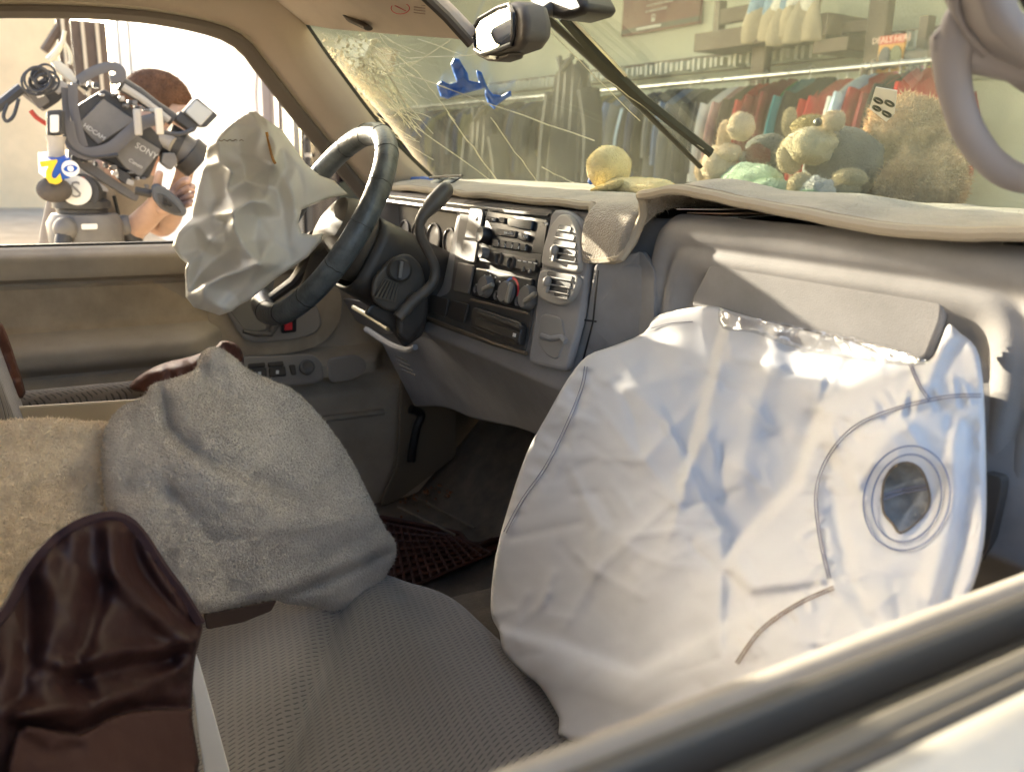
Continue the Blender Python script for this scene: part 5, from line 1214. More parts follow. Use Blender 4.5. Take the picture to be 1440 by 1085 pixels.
# the part of the shopfront left of the car: dark glazing, stucco pier, sunlit wall
sw_ = thing('side_shopfront', 'dark glazed shopfront with pale lettering beyond the driver side pillar', 'shopfront', (-8, YF, 0))
def fac(px, py, y=YF - .1): return ony(px, py, y)
def facbox(px0, px1, z0, z1, y, dy, name, mat, par, **k):
    a = fac(px0, 150, y).x; b = fac(px1, 150, y).x
    return MB().box(((a + b) / 2, y + dy / 2, (z0 + z1) / 2), (abs(b - a), dy, z1 - z0)).build(name, mat, par, **k)
facbox(411, 470, 0, 2.4, YF - .06, .03, 'dark_pane', GLASSD, sw_)
facbox(390, 408, 0, 2.4, YF - .10, .10, 'frame_panel', M('frame_taupe', (.22, .18, .15), .6), sw_)
facbox(407, 411, 0, 2.4, YF - .14, .06, 'frame_edge', M('frame_pale', (.55, .48, .36), .4), sw_)
facbox(386, 391, 0, 2.4, YF - .12, .05, 'frame_post', FRAMEB, sw_)
pc = ony(432, 186, YF - .075); pc2 = ony(432, 206, YF - .075)
Tt = axes(pc, (0, 0, 1), (-1, 0, 0))
text('pane_lettering', 'STYLE', Tt, .36, M('faded_letter', (.16, .14, .12), .6), sw_)
facbox(370, 386, 0, 7.6, YF - .08, .12, 'pier_face', M('pier_taupe', (.34, .27, .21), .9), sw_)
pier = thing('stucco_pier', 'pinkish stucco pier between the white sunlit wall and the dark shopfront', 'pier', (-9, YF, 0))
facbox(335, 369, 0, 7.6, YF - .16, .22, 'pier', M('pier_pink', (.50, .42, .36), .9, .1, bump=.3, bscale=50), pier, bevel=.01)
MB().tube([ony(361, -20, YF - .165), ony(362, 90, YF - .165), ony(359, 130, YF - .165), ony(361, 160, YF - .165), ony(360, 300, YF - .165)], .012, 5).build('downpipe', M('pipe_white', (.6, .58, .53), .5), pier)
wl = thing('white_wall', 'blindingly sunlit white wall behind the camera operator', 'wall', (-14, YF, 0))
a = fac(335, 150).x; b = fac(163, 150).x
MB().box(((a + b) / 2, YF, 3.8), (abs(a - b), .16, 7.6)).build('sunlit_wall', STUCCO, wl)
for px_, w in ((172, .5), (187, .35)):
    MB().box((fac(px_, 150).x, YF - .11, 2.2), (w, .02, 4.4)).build('pilaster', STUCCO, wl, bevel=.01)
# slatted gate and far beige building, left in the driver's window
gt = thing('slatted_gate', 'brown upright slat gate beyond the video camera', 'gate', (-11, .9, 0))
XG = -11.0
for px_, w, mt in ((90, .07, SHELFB), (98, .10, SHELFB), (109, .06, FRAMEB), (118, .10, SHELFB), (127, .13, FRAMEB), (137, .05, SHELFB), (148, .10, FRAMEB)):
    p = onx(px_, 100, XG); MB().box((XG, p.y, 1.5), (.06, w, 3.0)).build('slat', mt, gt, bevel=.006)
for px_ in (94, 121, 141):
    p = onx(px_, 100, XG); MB().box((XG + .05, p.y, 1.5), (.04, .035, 3.0)).build('edge_strip', M('frame_pale', (0, 0, 0)), gt)
MB().tube([onx(62, 72, XG), onx(95, 20, XG)], .05, 6).build('handrail', SHELFB, gt)
MB().box((XG, onx(120, 150, XG).y, .9), (.05, .9, .08)).build('gate_rail', FRAMEB, gt)
fb = thing('far_building', 'plain beige stucco building far behind the video camera at left', 'building', (-26, .5, 0))
MB().box((-26, -.3, 2.5), (.6, 4.5, 5)).build('far_wall', BEIGEW, fb)
cl_ = MB().lathe([(.13, 0), (.13, .25), (.105, .30), (.105, 3.5), (.14, 3.6)], 24, Matrix.Translation((-3.5, -.345, 0))).build('shade_column', STUCCO, None)  # added out of view to keep sun off the lower passenger airbag
MB().box((-3.5, -.57, 1.86), (.04, .30, .62)).build('shade_board', FRAMEB, cl_)  # added low on one side to widen the shade on the airbag
tag(cl_, 'round white post added out of view to shade the lower passenger airbag', 'shade_column')
for i in range(6):
    o = MB().box((-17 - i * 2.2, -3.3, 1.0), (.35, .12, 2.0)).build('post', FRAMEB, None, bevel=.01)
    tag(o, '%s walkway post far behind the video camera, counted from the car' % ['nearest', 'second', 'third', 'fourth', 'fifth', 'farthest'][i], 'post', 'walkway posts')

# store fittings: shelf frames, boards, folded stock
def sbox(px0, py0, px1, py1, y, dy, name, mat, par, **k):
    p = ony(px0, py0, y); q = ony(px1, py1, y)
    return MB().box(((p.x + q.x) / 2, y + dy / 2, (p.z + q.z) / 2), (abs(q.x - p.x), dy, abs(q.z - p.z))).build(name, mat, par, **k)
def sbar(a, b, y, r, name, mat, par): return MB().tube([ony(*a, y), ony(*b, y)], r, 8).build(name, mat, par, smooth=False)
y1 = 4.12
def zat(px, py, y): return ony(px, py, y)
def beam(a, b, y, h, d, name, mat, par):
    p = ony(*a, y); q = ony(*b, y); z = (p.z + q.z) / 2
    return MB().box(((p.x + q.x) / 2, y, z), (abs(p.x - q.x), d, h)).build(name, mat, par, bevel=.004)
sh1 = thing('shelf_frame', 'brown wall shelf frame carrying trousers, upper middle of the store', 'shelf', (-3.6, 4.3, 0))
for px_, py0, py1 in ((1069, -30, 232),):
    p = ony(px_, 100, y1); MB().box((p.x, y1, 1.55 + .62), (.115, .06, 1.35)).build('upright', SHELFB, sh1, bevel=.005)
beam((1010, 24), (1064, 18), y1, .09, .05, 'arm', SHELFB, sh1); beam((1014, 45), (1200, 62), 4.2, .11, .45, 'board', SHELFB, sh1)
p = ony(1012, 28, y1); MB().box((p.x, y1, p.z), (.05, .06, .22)).build('bracket', FRAMEB, sh1)
sh2 = thing('shelf_frame', 'brown shelf frame standing left of the orange sign', 'shelf', (-2.6, 4.3, 0))
p = ony(1228, 110, y1); MB().box((p.x, y1, 2.0), (.12, .06, 1.2)).build('upright', SHELFB, sh2, bevel=.005)
beam((1165, 38), (1226, 42), y1, .06, .05, 'arm', SHELFB, sh2); beam((1178, 66), (1226, 70), 4.2, .07, .4, 'board', SHELFB, sh2)
sh3 = thing('shelf_frame', 'brown shelf bracket beside the grab handle', 'shelf', (-2.1, 4.3, 0))
p = ony(1300, 62, y1); MB().box((p.x, y1, p.z), (.05, .06, .26)).build('bracket', FRAMEB, sh3)
beam((1301, 60), (1345, 66), y1, .06, .05, 'arm', SHELFB, sh3); beam((1303, 84), (1345, 86), 4.2, .06, .4, 'board', SHELFB, sh3)
def folded(px, py, w, h, mt, label, cat='trousers', drape=False):
    p = ony(px, py, 4.02); mb = MB()
    mb.grid(lambda u, v: (p.x + (u - .5) * w * (1 + .12 * v), 4.0 - .03 * math.sin(PI * v) + .014 * math.sin(u * 17 + v * 4), p.z + h * (.5 - v)), 22, 14)
    o = mb.build(cat.replace(' ', '_'), mt, None, solid=.03); tag(o, label, cat); return o
DEN = M('light_denim', (.25, .38, .52), .9, .1, var=.2, vscale=20); KHA = M('khaki_cloth', (.42, .36, .26), .9, .1, var=.1, vscale=10); WHC = M('white_cloth', (.72, .71, .66), .9, .1, var=.08, vscale=10)
folded(1095, 5, .30, .16, DEN, 'folded pale blue jeans on the brown shelf, left of the white cloth', 'jeans')
folded(1125, 3, .28, .13, WHC, 'folded white cloth beside the pale jeans on the shelf', 'cloth')
folded(1092, 28, .36, .22, KHA, 'khaki trousers hanging at the shelf under the pale jeans'); folded(1127, 30, .34, .22, M('khaki_cloth2', (.36, .31, .23), .9, .1, var=.1), 'darker khaki trousers hanging right of the other khaki pair')
# posters
po = thing('poster', 'dark red wall poster with rows of white text, top of the windscreen', 'poster', ony(935, 20, YB - .03))
pr = [ony(*p, YB - .03) for p in ((882, -60), (986, -52), (984, 43), (884, 30))]
xm, xM = min(p.x for p in pr), max(p.x for p in pr); zb = ony(935, 38, YB - .03).z
MB().box(((xm + xM) / 2, YB - .03, zb + .38), (xM - xm, .03, .80)).build('poster_board', M('poster_red', (.15, .035, .025), .55, .3), po)
MB().box(((xm + xM) / 2, YB - .046, zb + .012), (xM - xm, .006, .034)).build('poster_foot', M('poster_dark', (.05, .045, .03), .5), po)
MB().box((xm + (xM - xm) * .38, YB - .052, zb + .014), ((xM - xm) * .32, .006, .016)).build('poster_strip', PAPER, po)
xc_ = (xm + xM) / 2
for s, dz, sz, dx in (('that could have been made', .215, .022, 0), ('used, and other barriers to open doors', .172, .0195, .01), ('and embrace individuality', .130, .025, -.03)):
    text('poster_line', s, axes((xc_ + dx, YB - .049, zb + dz), (1, 0, 0), (0, 0, 1)), sz, WHITEP, po, .001)
lg = Vector((xc_ - .06, YB - .048, zb + .075))
MB().box(lg, (.035, .004, .05)).build('poster_logo', WHITEP, po); MB().box(lg + Vector((.004, -.003, .008)), (.018, .004, .018)).build('logo_mark', M('poster_red', (0, 0, 0)), po)
sg2 = thing('sign', 'orange hanging sign with red header and two dark oval portraits', 'sign', ony(1253, 80, 4.0))
p0 = ony(1239, 52, 4.0); p1 = ony(1268, 100, 4.0); cxs = (p0.x + p1.x) / 2; W_ = abs(p1.x - p0.x); H_ = abs(p0.z - p1.z); czs = (p0.z + p1.z) / 2
MB().box((cxs, 4.0, czs), (W_, .012, H_)).build('sign_board', M('sign_orange', (.62, .30, .05), .5), sg2)
MB().box((cxs, 3.992, czs + H_ * .38), (W_, .006, H_ * .24)).build('sign_header', M('sign_red', (.5, .09, .05), .5), sg2)
text('sign_lettering', 'DEALS HERE', axes((cxs, 3.988, czs + H_ * .38), (1, 0, 0), (0, 0, 1)), .042, M('sign_pink', (.8, .55, .45), .5), sg2, .001)
for dx, mt in ((-.2, M('portrait_dark', (.05, .05, .06), .5)), (.22, M('portrait_olive', (.12, .13, .06), .5))):
    MB().lathe([(.001, 0), (.045, 0), (.045, .004), (.001, .004)], 20, frame((cxs + dx * W_, 3.990, czs - H_ * .12), (0, -1, 0)) @ Matrix.Diagonal((.8, 1.25, 1, 1))).build('portrait', mt, sg2)
bk_ = thing('wire_basket', 'black wire basket of colourful small goods under the orange sign', 'basket', ony(1300, 110, 3.95))
for py_ in (86, 98, 112): sbar((1266, py_), (1340, py_ + 5), 3.95, .006, 'basket_wire', FRAMEB, bk_)
for k in range(9): sbar((1268 + k * 8.5, 86 + k * .6), (1268 + k * 8.5, 122 + k * .6), 3.95, .005, 'basket_wire', FRAMEB, bk_)
colr = [(.5, .06, .3), (.6, .5, .05), (.7, .7, .65), (.05, .05, .06), (.4, .08, .25), (.55, .45, .1), (.6, .1, .1), (.3, .1, .35)]
for k, c in enumerate(colr):
    p = ony(1262 + k * 9, 110 + (k % 2) * 3, 4.02)
    o = MB().box(p, (.05, .05, .13)).build('packet', M('packet_%d' % k, c, .4), None, bevel=.006)
    tag(o, '%s packet in the wire basket under the orange sign, number %d from the left' % (['magenta', 'yellow', 'white', 'black', 'plum', 'mustard', 'red', 'violet'][k], k + 1) if False else '%s packet standing in the wire basket below the orange sign' % ['magenta', 'yellow', 'white', 'black', 'plum', 'mustard', 'red', 'violet'][k], 'packet', 'packets in the wire basket')
# clothes rails and the garments on them
yr = 3.95; zr = ony(1000, 114, yr).z
hr_ = thing('clothes_rail', 'long clothes rail packed with shirts across the store', 'clothes rail', (-4, yr, 0))
MB().tube([(-12, yr, zr), (-.6, yr, zr)], .016, 10).build('rail', METAL, hr_)
for x in (-11.5, -7.6, -4.6, -2.2): MB().tube([(x, yr, 0), (x, yr, zr)], .018, 8).build('rail_post', FRAMEB, hr_)
h2 = thing('hanger_rail', 'wall rail of empty white hangers above the packed shirts', 'hanger rail', (-3.5, 4.3, 0))
zz = ony(1000, 88, 4.3).z
MB().tube([(-8, 4.3, zz + .04), (-1.6, 4.3, zz + .04)], .010, 8).build('rail', FRAMEB, h2)
MB().tube([(-8, 4.3, zz - .06), (-1.6, 4.3, zz - .06)], .006, 8).build('rail', FRAMEB, h2)
mb = MB()
for i in range(110):
    x = -8 + i * .057 + rng.uniform(-.01, .01); mb.box((x, 4.28, zz - .01), (.022, .10, rng.uniform(.05, .085)))
tag(mb.build('hanger_ends', M('hanger_white', (.55, .55, .48), .5), h2, smooth=False), kind='stuff')
def garment_mesh(seed, L=.75):
    rr = random.Random(seed); mb = MB()
    w = .23 + rr.uniform(-.02, .02); t = .030 + rr.uniform(0, .012); ph = rr.uniform(0, 6)
    def top(s): return -.035 - .16 * abs(s) ** 1.35
    def fn(u, v):
        a = 2 * PI * u; s = math.cos(a); y = s * w * (1 + .06 * v); z0 = top(s)
        th_ = t * (math.sin(a) * (.75 + .5 * v) ) * (1 + .25 * math.sin(y * 40 + ph + v * 3))
        return (th_ + .008 * math.sin(v * 5 + ph), y, z0 * (1 - v) + (-L + .02 * math.sin(s * 5 + ph)) * v)
    mb.grid(fn, 26, 9, closed_u=True); return mb
def garment(name, cols, x, label, seed, group):
    t = thing(name, label, 'shirt', (x, yr, zr), group)
    return t
HOOK = M('hook_wire', (.6, .6, .58), .3, .5, metal=.8)
protos = []
def gm(col): return M('cloth_%02x%02x%02x' % tuple(int(c * 255) for c in col), col, .9, .1, bump=.4, bscale=300, var=.12, vscale=9)
def make_garment(seed, mt):
    t = thing('hanging_shirt', 'x', 'shirt', (0, 0, 0), 'shirts on the store rail')
    garment_mesh(seed).build('shirt_body', mt, t)
    for s in (-1, 1):
        MB().tube(catmull([(0, s * .20, -.15), (.01, s * .255, -.33), (.005, s * .262, -.56)], 5), [.045, .044, .043, .042, .041, .04, .039, .038, .037, .036, .035], 10, flat=.5, up=(1, 0, 0)).build('sleeve', mt, t)
    MB().tube([(0, .02, .0), (0, .025, .012), (0, 0, .022), (0, -.018, .008), (0, 0, -.02), (0, 0, -.05)], .003, 6).build('hook', HOOK, t)
    return t
protos = [make_garment(i, gm((.1, .1, .1))) for i in range(3)]
def put(proto, x, col, label, rz, dz=0):
    c = proto.copy(); COL.objects.link(c); c.location = (x, yr + rng.uniform(-.03, .03), zr + dz); c.rotation_euler = (0, 0, rz); c['label'] = label; c.scale = (1, rng.uniform(.88, 1.08), rng.uniform(.78, 1.12))
    mt = gm(col)
    for ch in list(proto.children):
        d = ch.copy(); COL.objects.link(d); d.parent = c
        if not d.name.startswith('hook'):
            d.material_slots[0].link = 'OBJECT'; d.material_slots[0].material = mt
    return c
PAL = {'charcoal': (.045, .045, .05), 'grey': (.14, .14, .14), 'dark brown': (.07, .05, .04), 'navy': (.03, .04, .09), 'pale blue': (.38, .48, .56), 'slate blue': (.12, .16, .26), 'white': (.62, .61, .56), 'dusty pink': (.38, .22, .20), 'sage green': (.16, .22, .12), 'red': (.34, .03, .03), 'maroon': (.16, .025, .03), 'green': (.03, .16, .06), 'teal': (.03, .13, .15), 'bright red': (.42, .025, .02), 'black': (.02, .02, .022), 'olive': (.12, .11, .05)}
seq = []
x = -11.6
xz = lambda px: ony(px, 150, yr).x
zone = lambda x: (['charcoal', 'grey', 'dark brown', 'black', 'charcoal', 'olive', 'navy'] if x < xz(880) else ['charcoal', 'slate blue', 'grey', 'pale blue', 'charcoal', 'navy', 'black', 'grey'] if x < xz(1000) else ['charcoal', 'white', 'dusty pink', 'grey', 'white', 'charcoal'] if x < xz(1052) else ['maroon', 'red', 'sage green', 'dark brown', 'red', 'maroon'] if x < xz(1108) else ['green', 'green', 'teal', 'navy', 'bright red'] if x < xz(1150) else ['red', 'maroon', 'black', 'bright red', 'red', 'white', 'pale blue'])
cnt = {}
i = 0
while x < -1.7:
    z_ = zone(x); c = z_[i % len(z_)] if x > xz(880) else rng.choice(z_)
    seq.append((x, c)); i += 1; x += rng.uniform(.065, .095) if x > -6 else rng.uniform(.09, .13)
ordn = ['first', 'second', 'third', 'fourth', 'fifth', 'sixth', 'seventh', 'eighth', 'ninth', 'tenth'] + ['%dth' % k for k in range(11, 60)]
for x, c in seq:
    k = cnt.get(c, 0); cnt[c] = k + 1
    put(rng.choice(protos), x, PAL[c], '%s shirt on the store rail, %s %s one from the left' % (c, ordn[k], c), rng.uniform(-.25, .1), rng.uniform(-.01, .01))
for p in protos:
    for ch in list(p.children): bpy.data.objects.remove(ch)
    bpy.data.objects.remove(p)
# two coat shapes added for dark parts of the mat's reflection in the glass
def coat(px, py, y, w, L, mt, label):
    p = ony(px, py, y); t = thing('dark_reflection_shape', label, 'coat', (p.x, y, p.z), 'coat shapes for dark parts of the windscreen reflection'); mb = MB()
    def fn(u, v):
        a = 2 * PI * u; s = math.cos(a)
        z = (-.02 - .22 * abs(s) ** 2.2) * (1 - v) - L * v
        return (p.x + s * w * (.86 + .22 * v), y + math.sin(a) * (.05 + .03 * v) * (1 + .25 * math.sin(s * 16 + v * 2)), p.z + z)
    mb.grid(fn, 48, 12, closed_u=True).build('dark_shape_body', mt, t)
    for s in (-1, 1):
        MB().tube(catmull([(p.x + s * w * .80, y, p.z - .20), (p.x + s * w * 1.08, y, p.z - .42), (p.x + s * w * 1.15, y - .02, p.z - .78)], 6), [.075 - .002 * i for i in range(13)], 10, flat=.7).build('sleeve', mt, t)
    MB().tube([(p.x - .07, y - .05, p.z - .01), (p.x, y - .075, p.z - .09), (p.x + .07, y - .05, p.z - .01)], .018, 8).build('collar', mt, t)
coat(806, 78, 2.95, .21, .95, M('reflection_charcoal', (.035, .035, .036), .95, .1, bump=.4, bscale=200, var=.2, vscale=6), 'charcoal coat shape added for a dark part of the windscreen reflection, left of the yellow toy')
coat(682, 150, 2.95, .22, .80, M('reflection_brown_grey', (.055, .05, .042), .95, .1, bump=.4, bscale=200, var=.2, vscale=6), 'brown grey coat shape added for a dark part of the windscreen reflection, below the blue glove')
# a table display and posters deep in the store, behind the cracked corner of the glass
dt = thing('display_board', 'pale display board leaning behind the cracked corner of the windscreen', 'board', (-8.5, 3.9, 0))
MB().prism([ony(*p, 3.2) for p in ((505, 62), (552, 70), (545, 105), (500, 110))], (0, .05, 0)).build('board_face', M('board_tan', (.40, .30, .20), .8), dt)
MB().prism([ony(*p, 3.15) for p in ((470, 55), (525, 55), (500, 100), (470, 100))], (0, .05, 0)).build('board_paper', M('board_cream', (.66, .60, .48), .8), dt)

# ------------------------------------------------------------------ TRIPOD, VIDEO CAMERA, MICROPHONE, OPERATOR
XV = -1.75
v_ = lambda px, py, dx=0: onx(px, py, XV + dx)
GREYB = M('camera_grey', (.16, .15, .14), .5, .4, var=.12, vscale=20); DARKG = M('camera_dark', (.05, .048, .048), .5, .4, var=.2, vscale=30); LIGHTG = M('camera_silver', (.40, .37, .33), .35, .5, var=.1)
def vc(X, Y): return (X / 3.616, 60 + Y / 3.616)
def vplate(name, pts, dx, th, mt, par, rnd=3, bevel=.003): return plate(name, [vc(*p) for p in pts], lambda a, b: onx(a, b, XV + dx), th, (1, 0, 0), mt, par, rnd=rnd, bevel=bevel, front=True)
vcam = thing('video_camera', 'big shoulder video camera tilted down on its tripod outside the driver window', 'video camera', v_(150, 280))
vplate('body', [(395, 320), (530, 235), (640, 300), (840, 500), (760, 690), (700, 700), (560, 610), (410, 560)], 0, .14, DARKG, vcam, 4, .006)
vplate('side_panel', [(415, 395), (525, 285), (690, 395), (560, 480), (500, 520), (425, 440)], .012, .012, GREYB, vcam, 3, .003)
vplate('tape_door', [(575, 560), (690, 465), (820, 545), (715, 685), (640, 640)], .016, .016, GREYB, vcam, 3, .003)
vplate('panel_groove', [(500, 530), (600, 500), (570, 560), (640, 560), (610, 590)], .008, .006, LIGHTG, vcam, 1, .001)
for s, X, Y, sz, X2, Y2 in (('SONY', 745, 552, .024, 800, 584), ('HDCAM', 480, 455, .017, 530, 490), ('Canon', 690, 615, .015, 730, 638)):
    q = v_(*vc(X, Y), .024); q2 = v_(*vc(X2, Y2), .024)
    text('lettering', s, axes(q, q2 - q, Vector((0, .5, 1))), sz, M('letter_grey', (.55, .54, .5), .6), vcam, .0005)
vplate('rear_block', [(110, 250), (240, 165), (350, 240), (300, 300), (230, 345)], .0, .12, DARKG, vcam, 4, .006)
vplate('rear_latch', [(265, 235), (310, 190), (350, 215), (300, 265)], .014, .02, LIGHTG, vcam, 2)
vplate('battery', [(130, 250), (220, 250), (255, 300), (200, 340)], .012, .015, GREYB, vcam, 3)
vplate('battery_mark', [(178, 255), (215, 245), (230, 270), (190, 285)], .0145, .003, WHITEP, vcam, 3, .0005)
vplate('carry_handle', [(262, 95), (300, 90), (365, 140), (390, 190), (470, 240), (440, 265), (385, 210), (350, 190), (280, 130)], .01, .05, M('handle_cream', (.60, .55, .45), .5), vcam, 3)
vplate('handle_gap', [(395, 190), (455, 238), (440, 250), (385, 203)], .012, .052, DARKG, vcam, 1)
MB().tube([v_(*vc(*p), .0) for p in ((610, 205), (700, 260), (790, 330), (880, 390))], .020, 10).build('viewfinder_rail', DARKG, vcam)
MB().tube([v_(*vc(*p), .02) for p in ((625, 225), (720, 285), (860, 395))], .010, 8).build('rail_tube', LIGHTG, vcam)
vplate('viewfinder_body', [(890, 390), (920, 345), (1010, 420), (990, 455), (960, 440)], .02, .07, DARKG, vcam, 4)
vplate('viewfinder_hood', [(930, 355), (1000, 278), (1112, 370), (1045, 435), (1010, 420)], .03, .06, DARKG, vcam, 4)
vplate('viewfinder_screen', [(942, 352), (998, 290), (1085, 355), (1020, 425)], .036, .006, M('screen_grey', (.42, .42, .40), .3), vcam, 3)
for a, b, r in (((835, 490), (905, 530), .052), ((900, 525), (960, 565), .046), ((950, 560), (1010, 610), .056)):
    MB().tube([v_(*vc(*a), -.05), v_(*vc(*b), -.05)], r, 18).build('lens_ring', DARKG if r > .047 else GREYB, vcam)
MB().tube([v_(*vc(820, 485), -.02), v_(*vc(880, 520), -.0)], .022, 12).build('lens_barrel', LIGHTG, vcam)
vplate('lens_motor', [(830, 560), (890, 560), (905, 610), (870, 650), (820, 610)], .02, .05, GREYB, vcam, 3)
vplate('sliding_plate', [(345, 545), (400, 570), (710, 780), (695, 810), (640, 780), (350, 600)], .0, .10, GREYB, vcam, 3)
vplate('plate_rail', [(360, 600), (545, 740), (555, 760), (520, 755), (350, 620)], .01, .06, LIGHTG, vcam, 2)
vplate('plate_clamp', [(600, 640), (660, 670), (680, 720), (640, 720), (600, 690)], .02, .06, DARKG, vcam, 3)
vplate('clamp_pad', [(650, 690), (685, 705), (680, 730), (640, 718)], .024, .05, LIGHTG, vcam, 2)
for k in range(44):
    q = vc(rng.uniform(330, 620), 0); f = rng.random()
    X = 335 + 480 * f; Y = rng.choice((250 + 210 * f - 60 + rng.uniform(-40, 10), 545 + 190 * f + rng.uniform(-15, 25)))
    MB().box(v_(*vc(X, Y), .015), (.03, rng.uniform(.006, .018), rng.uniform(.006, .015))).build('fitting', rng.choice((LIGHTG, DARKG, GREYB)), vcam, bevel=.002)
def strap(pts, w, dx=.04): 
    P = catmull([v_(*vc(*p), dx) for p in pts], 6)
    return MB().tube(P, w, 8, flat=.25, up=(1, 0, 0)).build('shoulder_strap', M('strap_grey', (.13, .125, .13), .8, .2), vcam)
strap([(370, 215), (375, 330), (400, 450), (425, 530)], .012); strap([(340, 400), (370, 520), (440, 565), (560, 540), (650, 468), (730, 405), (830, 385)], .017, .05)
strap([(400, 195), (470, 150), (560, 122), (610, 140), (610, 180), (560, 190)], .013, .03); strap([(330, 230), (340, 400), (360, 500)], .009, .02)
for a, mt in (((700, 405), LIGHTG), ((810, 400), M('buckle_cream', (.6, .55, .45), .4))):
    q = v_(*vc(*a), .085); MB().box(q, (.012, .020, .07)).build('strap_buckle', mt, vcam, bevel=.004)
# cables
CAB = M('cable_black', (.05, .05, .055), .45, .4)
for k in range(9):
    c = (205 + rng.uniform(-25, 25), 180 + rng.uniform(-22, 22)); rr = rng.uniform(40, 85); e = rng.uniform(.75, 1.1)
    MB().tube([v_(*vc(c[0] + rr * math.cos(t * PI / 10), c[1] + rr * e * math.sin(t * PI / 10)), .03 + .01 * k) for t in range(20)], .0036, 6, closed=True).build('cable_coil', CAB, vcam)
MB().tube(catmull([v_(*vc(*p), .03) for p in ((110, 230), (70, 260), (20, 300), (-60, 360))], 5), .014, 8).build('cable_bundle', CAB, vcam)
MB().tube(catmull([v_(*vc(*p), .04) for p in ((95, 285), (70, 370), (35, 400), (18, 370), (40, 310))], 6), .005, 6).build('cable_loop', CAB, vcam)
MB().tube(catmull([v_(*vc(*p), .04) for p in ((155, 345), (185, 380), (230, 410), (250, 420))], 5), .006, 6).build('red_cable', M('cable_red', (.4, .05, .03), .5), vcam)
MB().tube(catmull([v_(*vc(*p), .05) for p in ((320, 350), (330, 480), (380, 545), (470, 580), (600, 570))], 5), .006, 6).build('cable_run', CAB, vcam)
MB().tube(catmull([v_(*vc(*p), .06) for p in ((830, 455), (900, 465), (950, 455), (985, 440))], 5), .006, 6).build('viewfinder_cable', CAB, vcam)
MB().tube([v_(*vc(*p)) for p in ((248, 92), (290, 45), (318, 0), (330, -60))], [.011, .009, .006, .005], 8).build('antenna', M('antenna_cream', (.65, .60, .45), .4), vcam)
MB().tube(catmull([v_(*vc(*p)) for p in ((318, -10), (350, 40), (360, 90), (352, 110))], 5), .005, 6).build('antenna_wire', M('antenna_cream', (0, 0, 0)), vcam)
# microphone with flag cube
mic = thing('microphone', 'handheld microphone with blue and white flag cube hanging beside the video camera', 'microphone', v_(80, 250, .12))
mx_ = lambda pts, dx, th, nm, mt, rnd=2, bevel=.002: plate(nm, [vc(*p) for p in pts], lambda a, b: onx(a, b, XV + dx), th, (1, 0, 0), mt, mic, rnd=rnd, bevel=bevel, front=True)
mx_([(238, 345), (322, 340), (325, 470), (240, 475)], .13, .05, 'transmitter', DARKG, 5, .006); mx_([(253, 368), (300, 366), (300, 456), (255, 458)], .137, .004, 'transmitter_label', WHITEP, 3, .001)
MB().tube([v_(*vc(*p), .11) for p in ((282, 475), (284, 510), (285, 585))], [.026, .020, .020], 14).build('handle', LIGHTG, mic)
FB = M('flag_blue', (.02, .09, .42), .4, .4); FY = M('flag_yellow', (.80, .55, .03), .4)
b0 = [v_(*vc(*p), .15) for p in ((262, 600), (358, 588), (358, 690), (266, 708))]
w0 = v_(*vc(196, 572), .08); wv = w0 - b0[0]; wv = Vector((-.085, wv.y * .9, .02))
fbx = MB(); fbx.prism(b0, wv).build('flag_cube', FB, mic, smooth=False, bevel=.002)
nrm = (b0[1] - b0[0]).cross(b0[3] - b0[0]).normalized(); nrm = nrm if nrm.x > 0 else -nrm
wn_ = (b0[0] - b0[3]).cross(wv).normalized(); wn_ = wn_ if wn_.y < 0 else -wn_
MB().prism([b0[0] + wn_ * .001, b0[0] + wv + wn_ * .001, b0[3] + wv + wn_ * .001, b0[3] + wn_ * .001], wn_ * .002).build('flag_white_face', M('flag_white', (.85, .84, .80), .5), mic, smooth=False)
cf = (b0[0] + b0[1] + b0[2] + b0[3]) / 4 + nrm * .002; rt = (b0[1] - b0[0]).normalized(); up_ = (b0[0] - b0[3]).normalized()
text('flag_numeral', '2', axes(cf - rt * .024, -rt, -up_), .078, FY, mic, .001, .0035)
EY = cf + rt * .022; Te = axes(EY + nrm * .001, rt, up_)
MB().lathe([(.001, 0), (.021, 0), (.021, .001), (.001, .001)], 26, Te).build('eye_disc', M('flag_white', (0, 0, 0)), mic, smooth=False)
mb = MB(); mb.prism([Te @ Vector((.017 * math.cos(t), .0095 * math.sin(t) * abs(math.sin(t)) ** .3, .0016)) for t in [2 * PI * k / 20 for k in range(20)]], nrm * .0006).build('eye_lens', FB, mic, smooth=False)
MB().lathe([(.001, .0023), (.0075, .0023), (.0075, .003), (.001, .003)], 18, Te).build('eye_pupil', M('flag_white', (0, 0, 0)), mic, smooth=False)
MB().ball(v_(*vc(276, 748), .09), (.045, .045, .034), nz=.04).build('foam_ball', M('mic_foam', (.10, .09, .085), 1, .05, bump=1, bscale=200), mic, sub=1)
